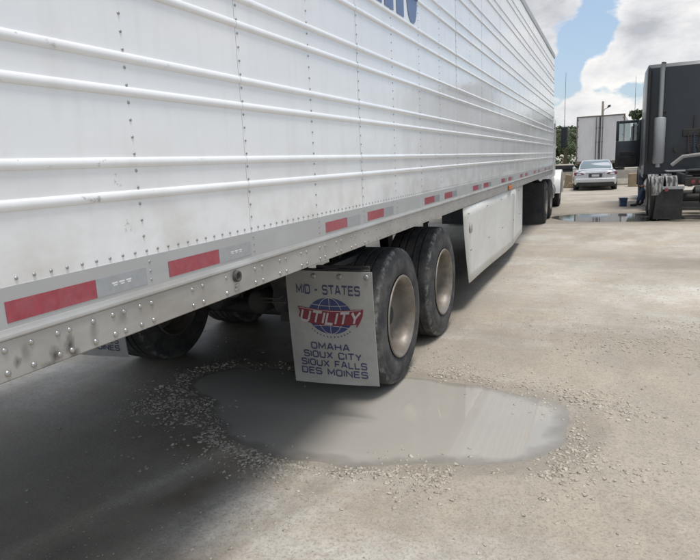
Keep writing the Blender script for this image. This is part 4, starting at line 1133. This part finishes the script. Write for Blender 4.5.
b = B(); tube(b, [(-.55, 3.3, 1.2), (-.3, 3.2, 1.42), (.1, 3.0, 1.46), (.4, 2.9, 1.25)], .05, 10); bp('air_duct', b, m_rail, True)

# ------------------------------------------------------------------ parked car
def sedan(label, loc, rz):
    t = thing('parked_car', label, 'car', loc, rz)
    # local: rear at y=0, front at +y
    st = [(0.00, .62, .50, .74, .30), (.05, .78, .34, .93, .26), (.18, .86, .26, .985, .22), (.45, .905, .22, 1.01, .20), (.9, .92, .21, .985, .19), (1.6, .925, .2, .96, .18), (2.6, .925, .2, .95, .18), (3.4, .92, .2, .93, .18), (3.9, .90, .2, .88, .19), (4.4, .84, .22, .78, .20), (4.7, .70, .30, .66, .28), (4.78, .55, .4, .58, .36)]
    bm = B(); rings = []
    for (y, hw, zl, zt, _z) in st:
        mid = zl+(zt-zl)*.52
        pr = [(hw*.80, zl), (hw*.97, zl+.06), (hw, mid), (hw*.975, zt-.13), (hw*.90, zt-.04), (hw*.72, zt-.005), (hw*.35, zt+.012), (0, zt+.015)]
        full = pr+[(-a, z_) for a, z_ in reversed(pr[:-1])]
        rings.append([bm.verts.new((a, y, z_)) for a, z_ in full])
    for A, Bq in zip(rings[:-1], rings[1:]):
        for k in range(len(A)-1): bm.faces.new((A[k], A[k+1], Bq[k+1], Bq[k]))
        bm.faces.new((A[-1], A[0], Bq[0], Bq[-1]))
    bm.faces.new(rings[0]); bm.faces.new(rings[-1]); bmesh.ops.recalc_face_normals(bm, faces=bm.faces[:])
    bmesh.ops.subdivide_edges(bm, edges=bm.edges[:], cuts=1, use_grid_fill=True, smooth=.35)
    def p(nm, b, m, smooth=False, par=None):
        o = obj(nm, b, m, par or t, smooth)
        if smooth: o.data.set_sharp_from_angle(angle=R(38))
        return o
    body = p('body', bm, m_silvercar, True)
    # cabin: pillars and roof shell
    gs = [(.50, .70, 1.0), (.95, .66, 1.27), (1.40, .585, 1.425), (1.9, .58, 1.462), (2.5, .58, 1.455), (2.9, .61, 1.35), (3.45, .70, .98)]
    bm = B(); rg = []
    for y, hw, z_ in gs:
        zb_ = .93; f_ = (z_-zb_)/.53
        b0 = .80-.02
        pr = [(b0, zb_), (b0-(b0-hw)*.5, zb_+(z_-zb_)*.5), (hw+.02, z_-.045*f_), (hw-.05, z_-.012), (hw*.45, z_), (0, z_+.004)]
        full = pr+[(-a, q) for a, q in reversed(pr[:-1])]
        rg.append([bm.verts.new((a, y, q)) for a, q in full])
    for A, Bq in zip(rg[:-1], rg[1:]):
        for k in range(len(A)-1): bm.faces.new((A[k], A[k+1], Bq[k+1], Bq[k]))
    bm.faces.new(rg[0]); bm.faces.new(rg[-1]); bmesh.ops.recalc_face_normals(bm, faces=bm.faces[:])
    p('roof', bm, m_silvercar, True)
    def pane(nm, quad, off, m=m_glass):
        b = B(); n_ = (Vector(quad[1])-Vector(quad[0])).cross(Vector(quad[2])-Vector(quad[0])).normalized()
        va = [b.verts.new(Vector(q)+Vector(off)) for q in quad]; vb = [b.verts.new(Vector(q)-Vector(off)*.5) for q in quad]
        b.faces.new(va); b.faces.new(list(reversed(vb)))
        for k in range(len(va)): b.faces.new((va[k], va[(k+1) % len(va)], vb[(k+1) % len(va)], vb[k]))
        bmesh.ops.recalc_face_normals(b, faces=b.faces[:]); return p(nm, b, m)
    m_rg = mat('rear_glass', (.16, .20, .20), .08, 0, spec=.8)
    pane('rear_window', [(-.66, .60, 1.045), (.66, .60, 1.045), (.63, .95, 1.262), (.53, 1.33, 1.392), (-.53, 1.33, 1.392), (-.63, .95, 1.262)], (0, -.012, .020), m_rg)
    pane('windscreen', [(-.66, 3.40, 1.0), (-.55, 2.95, 1.33), (.55, 2.95, 1.33), (.66, 3.40, 1.0)], (0, .015, .02))
    for s in (-1, 1):
        pane('side_window', [(s*.765, 1.25, .99), (s*.63, 1.5, 1.375), (s*.62, 1.98, 1.40), (s*.765, 1.98, .97)], (s*.014, 0, .004))
        pane('side_window', [(s*.765, 2.06, .97), (s*.62, 2.06, 1.40), (s*.63, 2.6, 1.38), (s*.76, 3.1, .97)], (s*.014, 0, .004))
        b = B(); prism(b, [(s*.915, .79), (s*.905, .895), (s*.78, .90), (s*.52, .855), (s*.44, .81), (s*.52, .785), (s*.74, .735), (s*.87, .745)], 1, .0, .17, .006)
        # taper forward round the corner
        for v in b.verts:
            if abs(v.co.x) > .72: v.co.y += (abs(v.co.x)-.72)*.9
            v.co.y -= .015
        p('tail_light', b, m_tail, True)
        b = B(); bx(b, s*.98-.07, s*.98+.07, 2.95, 3.06, .98, 1.10, .03, 3); p('mirror', b, m_silvercar, True)
        b = B(); bx(b, s*.62-.07, s*.62+.07, -.035, .02, .40, .445, .01); p('bumper_reflector', b, m_tail)
        b = B(); bx(b, s*.62-.13, s*.62+.13, 4.56, 4.70, .60, .70, .03, 3); p('headlight', b, m_plate, True)
        for yy in (.98, 3.85):
            b = B(); lathe(b, [(.085, 0), (.085, .06), (.06, .2), (.10, .22)], 24); hub = obj('wheel', b, m_rim, t, True)
            hub.location = (s*.80, yy, .33); hub.rotation_euler = (0, 0, 0 if s > 0 else math.pi)
            obj('tyre', tyre_bm(.215, .33, .22, 32, False), m_rubber_far, hub, True)
            b = B(); lathe(b, [(.03, .365), (.128, .365), (.132, .36)], 32, (0, 0, 0)); 
            obj('wheel_arch', b, m_seal, hub, True)
    b = B(); bx(b, -.80, .80, -.04, .25, .20, .37, .04, 3); p('rear_valance', b, m_dark, True)
    b = B(); bx(b, -.84, .84, -.055, .25, .40, .60, .045, 3); p('rear_bumper', b, m_silvercar, True)
    b = B(); bx(b, -.26, .26, -.030, -.01, .66, .80, .006); bx(b, -.28, .28, -.018, -.004, .645, .815); p('plate_recess', b, m_seal)
    b = B(); bx(b, -.155, .155, -.036, -.031, .67, .775, .002); p('licence_plate', b, m_plate)
    b = B(); bx(b, -.42, .42, -.034, .03, .845, .868, .006); p('chrome_strip', b, m_chrome)
    b = B(); prism(b, [(-.74, .965), (.74, .965), (.70, .985), (-.70, .985)], 1, .10, .16, .004); p('boot_lip', b, m_silvercar, True)
    b = B(); bx(b, -.12, .12, 1.30, 1.34, 1.395, 1.41, .004); p('brake_light', b, m_tail)
    t.scale = (.97, 1, .90)
    return t
sedan('silver white sedan parked facing away before the grey box trailer', (.82, 28.3, 0), R(1.5))

# ------------------------------------------------------------------ grey box trailer behind the car
bt = thing('box_trailer', 'grey white box trailer with closed double rear doors standing behind the sedan', 'trailer', (.82, 38.2, 0), R(-3))
def q(nm, bm, m, smooth=False, par=None): return obj(nm, bm, m, par or bt, smooth)
b = B(); bx(b, -1.27, 1.27, .05, 13, 1.12, 3.70, .02); q('box_body', b, m_boxgrey)
b = B(); bx(b, -1.30, -1.235, -.03, .048, 1.0, 3.74, .006); bx(b, 1.235, 1.30, -.03, .048, 1.0, 3.74, .006); bx(b, -1.234, 1.234, -.03, .048, 3.67, 3.74, .006); bx(b, -1.234, 1.234, -.03, .048, 1.0, 1.14, .006); q('rear_frame', b, m_pole)
for x0, x1 in ((-1.23, -.012), (.012, 1.23)):
    b = B(); bx(b, x0, x1, -.01, .045, 1.15, 3.665, .006); d = q('door', b, m_boxgrey)
    for xr in ((x0+.11,) if x0 > 0 else (x1-.05, x1-.20)):
        b = B(); tube(b, [(xr, -.045, 1.08), (xr, -.045, 3.70)], .019, 8); lr = q('lock_rod', b, m_seal, True, d)
        b = B(); bx(b, xr-.03, xr+.03, -.05, -.012, 2.2, 2.26); bx(b, xr-.03, xr+.03, -.05, -.012, 3.0, 3.06)
        q('rod_bracket', b, m_seal, False, d)
    xe = x0 if x0 < 0 else x1
    for zz in (1.35, 1.95, 2.55, 3.15, 3.5):
        b = B(); bx(b, xe-.05, xe+.05, -.022, -.0105, zz, zz+.07, .003); q('hinge', b, m_pole, False, d)
b = B(); bx(b, -.03, .03, -.016, -.011, 1.16, 3.66); q('door_seal', b, m_seal)
b = B(); bx(b, -1.2, 1.2, .0, .12, .48, .60, .01); bx(b, -.7, -.62, .02, .1, .6, 1.0); bx(b, .62, .7, .02, .1, .6, 1.0); q('bumper', b, m_pole)
for s in (-1, 1):
    for k in (0, 1): b = B(); lathe(b, [(0, .05), (-.02, .045), (-.022, 0)], 14, (s*(.95+.14*k-.07), -.031, 1.07), 1); q('tail_light', b, m_tail, True)
    for yy in (1.6, 2.85):
        b = B(); lathe(b, [(.1, 0), (.1, .15), (.2, .25)], 24); hb = obj('wheel', b, m_rim, bt, True); hb.location = (s*1.03, yy, .505); hb.rotation_euler = (0, 0, 0 if s > 0 else math.pi)
        tt = obj('tyre', tyre_bm(.48, .505, .28, 32), m_rubber_far, hb, True)
    b = B(); bx(b, s*.98-.28, s*.98+.28, .8, .81, .2, .98); q('mud_flap', b, m_rubber_far)

# low flatbed behind the barriers
fb = thing('flatbed_trailer', 'low dark flatbed trailer with pale deck edge parked left behind the sedan', 'trailer', (-.4, 34.5, 0), R(4))
b = B(); bx(b, -6.2, -.02, -1.15, 1.15, .86, 1.03, .02); obj('frame', b, m_dark, fb)
for k in range(12):
    b = B() if k == 0 else None
    if k == 0: bx(b, -6.2, 0, 0, .185, 1.034, 1.085, .006); pl0 = obj('deck_plank', b, m_wood, fb); pl0.location = (0, -1.15, 0)
    else: inst(pl0, fb, (0, -1.15+.19*k, 0))
b = B(); prism(b, [(-1.6, .86), (-.05, .86), (-.05, .72), (-.25, .45), (-1.4, .45)], 1, -1.1, 1.1, .03); obj('tool_box', b, m_dark, fb)
for xx in (-2.2, -3.3):
    for yy in (-1.0, 1.0):
        b = B(); lathe(b, [(.0, 0), (.0, .16), (-.1, .2)], 20, axis=1); hb = obj('wheel', b, m_rim, fb, True); hb.location = (xx, yy, .42)
        tb = B(); lathe(tb, [(-.12, .22), (-.13, .36), (-.10, .42), (.10, .42), (.13, .36), (.12, .22)], 28, axis=1); obj('tyre', tb, m_rubber_far, hb, True)

# concrete barriers
def barrier(x, y, L_, rz, label, m=m_concrete):
    b = B(); prism(b, [(-.30, 0), (.30, 0), (.30, .08), (.13, .33), (.08, .74), (-.08, .74), (-.13, .33), (-.30, .08)], 0, -L_/2, L_/2, .015)
    o = obj('concrete_barrier', b, m); o.location = (x, y, 0); o.rotation_euler = (0, 0, rz); tag(o, label, 'barrier', 'concrete barriers across the yard')
barrier(-1.75, 32.3, 2.9, R(2), 'concrete barrier left of the silver sedan, by the flatbed')
barrier(1.55, 32.6, 3.2, R(-1), 'concrete barrier mostly hidden behind the silver sedan')
barrier(4.75, 32.5, 2.9, R(1), 'concrete barrier right of the sedan beyond the black truck')
b = B(); bx(b, -.22, .22, -.25, .25, 0, .62, .03, 2); o = obj('tan_block', b, m_tan); o.location = (2.42, 30.8, 0); tag(o, 'tan square block standing before the barriers under the open truck door', 'block')
b = B(); prism(b, [(-.2, 0), (.2, 0), (.14, .62), (-.12, .66)], 1, -.18, .18, .03); prism(b, [(-.1, 0), (.42, 0), (.36, .2), (.05, .26)], 1, -.28, -.181, .03); o = obj('tan_block', b, m_tan); o.location = (-.46, 31.2, 0); tag(o, 'small tan post block at the left of the sedan', 'block')

# bucket
bk = thing('bucket', 'dark blue square bucket on the damp ground by the black truck', 'bucket', (1.77, 19.7, 0), R(10))
b = B(); prism(b, [(-.09, 0), (.09, 0), (.105, .26), (-.105, .26)], 1, -.10, .10, .012); obj('pail', b, m_bucket, bk)
b = B(); bx(b, -.115, .115, -.11, .11, .24, .262, .006); obj('rim', b, m_bucket, bk)
b = B(); tube(b, [(.118*math.cos(a), -.115, .25-.10*abs(math.sin(a))) for a in np.linspace(0, math.pi, 10)], .006, 5); obj('handle', b, m_dark, bk)

# ------------------------------------------------------------------ person lying half under the black truck
def skinned(name, verts, edges_, radii, m, parent, root=0, sub=2):
    me = bpy.data.meshes.new(name); me.from_pydata([Vector(v) for v in verts], edges_, [])
    o = bpy.data.objects.new(name, me); COL.objects.link(o)
    bpy.context.view_layer.objects.active = o
    o.modifiers.new('skin', 'SKIN'); sv = me.skin_vertices[0].data
    for i, r_ in enumerate(radii): sv[i].radius = (r_, r_) if not isinstance(r_, tuple) else r_; sv[i].use_root = (i == root)
    s_ = o.modifiers.new('sub', 'SUBSURF'); s_.levels = sub; s_.render_levels = sub
    dg = bpy.context.evaluated_depsgraph_get(); me2 = bpy.data.meshes.new_from_object(o.evaluated_get(dg))
    bpy.data.objects.remove(o); me2.name = name; me2.materials.clear(); me2.materials.append(m)
    me2.polygons.foreach_set('use_smooth', [True]*len(me2.polygons))
    n = bpy.data.objects.new(name, me2); link(n, parent); return n
ps = thing('person', 'person in blue jeans crouching beside the black truck with one foot forward', 'person', (2.2, 19.8, 0))
# local coordinates, facing -x; crouched: pelvis low, torso leaning towards +x under the chassis
V_ = [(.34, 0, .34), (.42, .02, .52), (.50, .03, .74), (.47, .03, .90), (.44, .03, .97), (.40, .03, 1.08),      # pelvis, belly, chest, neck base, neck, head
      (.36, -.11, .33), (.10, -.14, .55), (-.03, -.14, .12), (-.05, -.14, .06),                                  # left leg: hip, knee, ankle, heel
      (.38, .13, .32), (.16, .17, .50), (.10, .17, .11), (.09, .17, .06),                                        # right leg
      (.50, -.16, .84), (.34, -.24, .62), (.13, -.19, .60),                                                      # left arm
      (.50, .22, .84), (.42, .28, .62), (.24, .24, .52)]
E_ = [(0, 1), (1, 2), (2, 3), (3, 4), (4, 5), (0, 6), (6, 7), (7, 8), (8, 9), (0, 10), (10, 11), (11, 12), (12, 13), (2, 14), (14, 15), (15, 16), (2, 17), (17, 18), (18, 19)]
Rr = [.125, .12, .135, .075, .055, .06, .09, .07, .045, .045, .09, .07, .045, .045, .06, .045, .03, .06, .045, .03]
skinned('body', V_, E_, Rr, m_shirt, ps)
skinned('jeans', [(.34, 0, .34), (.37, 0, .44), (.36, -.11, .33), (.10, -.14, .55), (-.03, -.14, .14), (.38, .13, .32), (.16, .17, .50), (.10, .17, .14)],
        [(0, 1), (0, 2), (2, 3), (3, 4), (0, 5), (5, 6), (6, 7)], [.140, .138, .105, .085, .062, .105, .085, .062], m_denim, ps)
for (fx, fy) in ((-.05, -.14), (.09, .17)):
    skinned('boot', [(fx+.03, fy, .10), (fx+.02, fy, .045), (fx-.10, fy, .04), (fx-.19, fy, .035)], [(0, 1), (1, 2), (2, 3)], [.05, .048, .042, .034], m_dark, ps, 1, 1)
# head with face, ears, hair
hc = Vector((.385, .03, 1.12))
b = B(); bmesh.ops.create_uvsphere(b, u_segments=20, v_segments=14, radius=1)
for v in b.verts:
    c0 = v.co.copy(); v.co = Vector((c0.x*.098, c0.y*.077, c0.z*.118))
    if c0.z < 0: v.co.y *= 1+.25*c0.z; v.co.x *= 1+.15*c0.z
    v.co += hc
lathe(b, [(0, 0), (.012, .014), (.026, .008), (.03, 0)], 8, hc+Vector((-.118, 0, -.012)), 0)
for s in (-1, 1): bmesh.ops.create_uvsphere(b, u_segments=8, v_segments=6, radius=.02, matrix=Matrix.Translation(hc+Vector((.01, s*.078, -.005))))
head = obj('head', b, m_skin, ps, True)
b = B()
for s in (-1, 1): bmesh.ops.create_uvsphere(b, u_segments=8, v_segments=6, radius=.009, matrix=Matrix.Translation(hc+Vector((-.091, s*.03, .01))))
bx(b, hc.x-.095, hc.x-.085, hc.y-.022, hc.y+.022, hc.z-.052, hc.z-.046); obj('eyes_and_mouth', b, m_hair, head)
b = B(); bmesh.ops.create_uvsphere(b, u_segments=18, v_segments=12, radius=1)
for v in b.verts: v.co = Vector((v.co.x*.106, v.co.y*.086, v.co.z*.118))+hc+Vector((.012, 0, .014))
bmesh.ops.bisect_plane(b, geom=b.verts[:]+b.edges[:]+b.faces[:], plane_co=hc+Vector((-.02, 0, .01)), plane_no=Vector((.75, 0, .6)), clear_inner=True)
obj('hair', b, m_hair, ps, True)
def hand(wrist, d, name='hand'):
    d = Vector(d).normalized(); side = d.cross(Vector((0, 0, 1))).normalized(); dn = side.cross(d)
    b_ = B(); w0 = Vector(wrist)
    tube(b_, [w0, w0+d*.05, w0+d*.09], [.024, .036, .034], 8)
    for k, ln in enumerate((.058, .068, .072, .06)):
        o_ = side*(-.027+.018*k); p0 = w0+d*.08+o_; tube(b_, [p0, p0+d*ln*.5, p0+d*ln*.8-dn*(-.018), p0+d*ln-dn*(-.04)], [.010, .009, .008, .006], 6)
    p0 = w0+d*.03-side*.03; tube(b_, [p0, p0+d*.03-side*.025, p0+d*.06-side*.03], [.012, .010, .007], 6)
    obj(name, b_, m_skin, ps, True)
hand((.13, -.19, .60), (-1, .2, -.1)); hand((.24, .24, .52), (-1, -.2, -.2))

# ------------------------------------------------------------------ trees, pole
def leaf_cloud(seed, h, spread, n):
    r = np.random.default_rng(seed); C_ = []
    nb = r.integers(11, 16); cl = []
    for k in range(nb):
        a = r.uniform(0, 6.28); rad = spread*math.sqrt(r.random())*.8; zz = h*(.42+.5*r.random())*(1-.12*rad/spread)
        cl.append((rad*math.cos(a), rad*math.sin(a), zz, spread*r.uniform(.22, .42)))
    cl = np.array(cl); which = r.integers(0, nb, n); d = r.normal(size=(n, 3)); d /= np.linalg.norm(d, axis=1)[:, None]
    rad = cl[which, 3]*(.35+.75*r.random(n)**.5); P = cl[which, :3]+d*rad[:, None]*np.array([1, 1, .72])
    s = r.uniform(.09, .19, n)*h/5; u = r.normal(size=(n, 3)); u /= np.linalg.norm(u, axis=1)[:, None]; v = np.cross(u, r.normal(size=(n, 3))); v /= np.linalg.norm(v, axis=1)[:, None]
    V = np.stack([P-u*s[:, None], P+v*s[:, None]*.5, P+u*s[:, None], P-v*s[:, None]*.5], 1).reshape(-1, 3)
    return V, np.arange(4*n).reshape(-1, 4), cl
protos = []
def make_tree(seed, h, spread, n, m, label, loc):
    t = thing('tree', label, 'tree', loc, random.uniform(0, 6), 'trees along the back of the yard')
    V, Fc, cl = leaf_cloud(seed, h, spread, n)
    np_mesh('crown', V, Fc, m, t)
    b = B(); tube(b, [(0, 0, -.05), (.05, .02, h*.25), (0, .08, h*.5), (.05, 0, h*.8)], [.16*h/6, .12*h/6, .08*h/6, .02], 8)
    for c in cl[:9]: tube(b, [(0.02, .03, h*.32), (c[0]*.5, c[1]*.5, (h*.32+c[2])*.52), (c[0], c[1], c[2])], [.06*h/6, .04*h/6, .012], 5)
    obj('trunk', b, m_bark, t, True); return t
def make_palm(seed, h, label, loc):
    t = thing('palm_tree', label, 'palm', loc, 0, 'trees along the back of the yard'); r = random.Random(seed)
    b = B(); tube(b, [(0, 0, -.05), (.06, 0, h*.5), (.02, .05, h)], [.15, .11, .1], 9); obj('trunk', b, m_bark, t, True)
    b = B()
    for k in range(26):
        a = k*2.4; L_ = r.uniform(1.0, 1.5); el = r.uniform(-.3, 1.2); pts = []
        for q_ in range(7):
            f = q_/6; rr_ = L_*f*math.cos(el*(1-f*.6)); zz = h+L_*f*math.sin(el)-.75*L_*f*f; pts.append(Vector((rr_*math.cos(a), rr_*math.sin(a), zz)))
        for i in range(1, 7):
            p_ = pts[i]; dv = (pts[i]-pts[i-1]).normalized(); sd_ = dv.cross(Vector((0, 0, 1))).normalized()
            for s in (-1, 1):
                for o_ in (0, .5):
                    p0 = pts[i-1].lerp(p_, o_); tip = p0+sd_*s*.32+dv*.18-Vector((0, 0, .14)); w1 = dv*.035
                    b.faces.new([b.verts.new(p0-w1), b.verts.new(p0+w1), b.verts.new(tip)])
    obj('crown', b, m_leaf2, t); return t
make_tree(11, 4.6, 2.1, 5200, m_leaf, 'dark leafy tree between the near trailer and the grey box trailer', (-2.4, 60, 0))
make_tree(12, 4.4, 1.8, 4200, m_leaf2, 'olive tree left of the grey box trailer, beside its edge', (-.7, 66, 0))
make_palm(3, 3.3, 'small palm showing under the white truck mirror', (-2.0, 52, 0))
make_tree(13, 6.3, 1.9, 3600, m_leaf, 'taller tree behind the open door of the black truck', (5.0, 62, 0))
make_tree(14, 6.6, 2.6, 3200, m_leaf2, 'tree hidden behind the black sleeper truck', (8.6, 64, 0))
make_tree(15, 5.4, 2.4, 2600, m_leaf, 'tree hidden behind the near trailer', (-7.0, 62, 0))
make_tree(16, 5.8, 2.6, 2600, m_leaf2, 'second tree behind the near trailer', (-11.5, 68, 0))
make_tree(17, 6.4, 2.8, 2600, m_leaf, 'broad tree at the far right of the yard', (13.5, 60, 0))
# low scrub closing the gap under the crowns
r_ = np.random.default_rng(5); n = 16000
P = np.stack([r_.uniform(-45, 50, n), 72+r_.normal(size=n)*1.4, np.abs(r_.normal(size=n))*.95+.05], 1); P[:, 2] *= .8+.5*np.sin(P[:, 0]*1.7)**2
s_ = r_.uniform(.10, .24, n); u = r_.normal(size=(n, 3)); u /= np.linalg.norm(u, axis=1)[:, None]; v = np.cross(u, r_.normal(size=(n, 3))); v /= np.linalg.norm(v, axis=1)[:, None]
hedge = np_mesh('scrub', np.stack([P-u*s_[:, None], P+v*s_[:, None]*.6, P+u*s_[:, None], P-v*s_[:, None]*.6], 1).reshape(-1, 3), np.arange(4*n).reshape(-1, 4), m_leaf)
tag(hedge, 'low scrub along the back of the yard', kind='stuff')
pole = thing('light_pole', 'pole with a small lamp rising behind the grey box trailer', 'light pole', (.72, 56, 0))
b = B(); tube(b, [(0, 0, 0), (0, 0, 3), (0, 0, 5.85)], [.13, .11, .09], 10); obj('mast', b, m_pole, pole, True)
b = B(); tube(b, [(0, 0, 5.0), (.22, 0, 5.25), (.42, 0, 5.3)], .025, 6); obj('arm', b, m_dark, pole, True)
b = B(); prism(b, [(.32, 5.26), (.60, 5.38), (.62, 5.52), (.40, 5.50)], 1, -.1, .1, .02); obj('lamp', b, m_dark, pole)
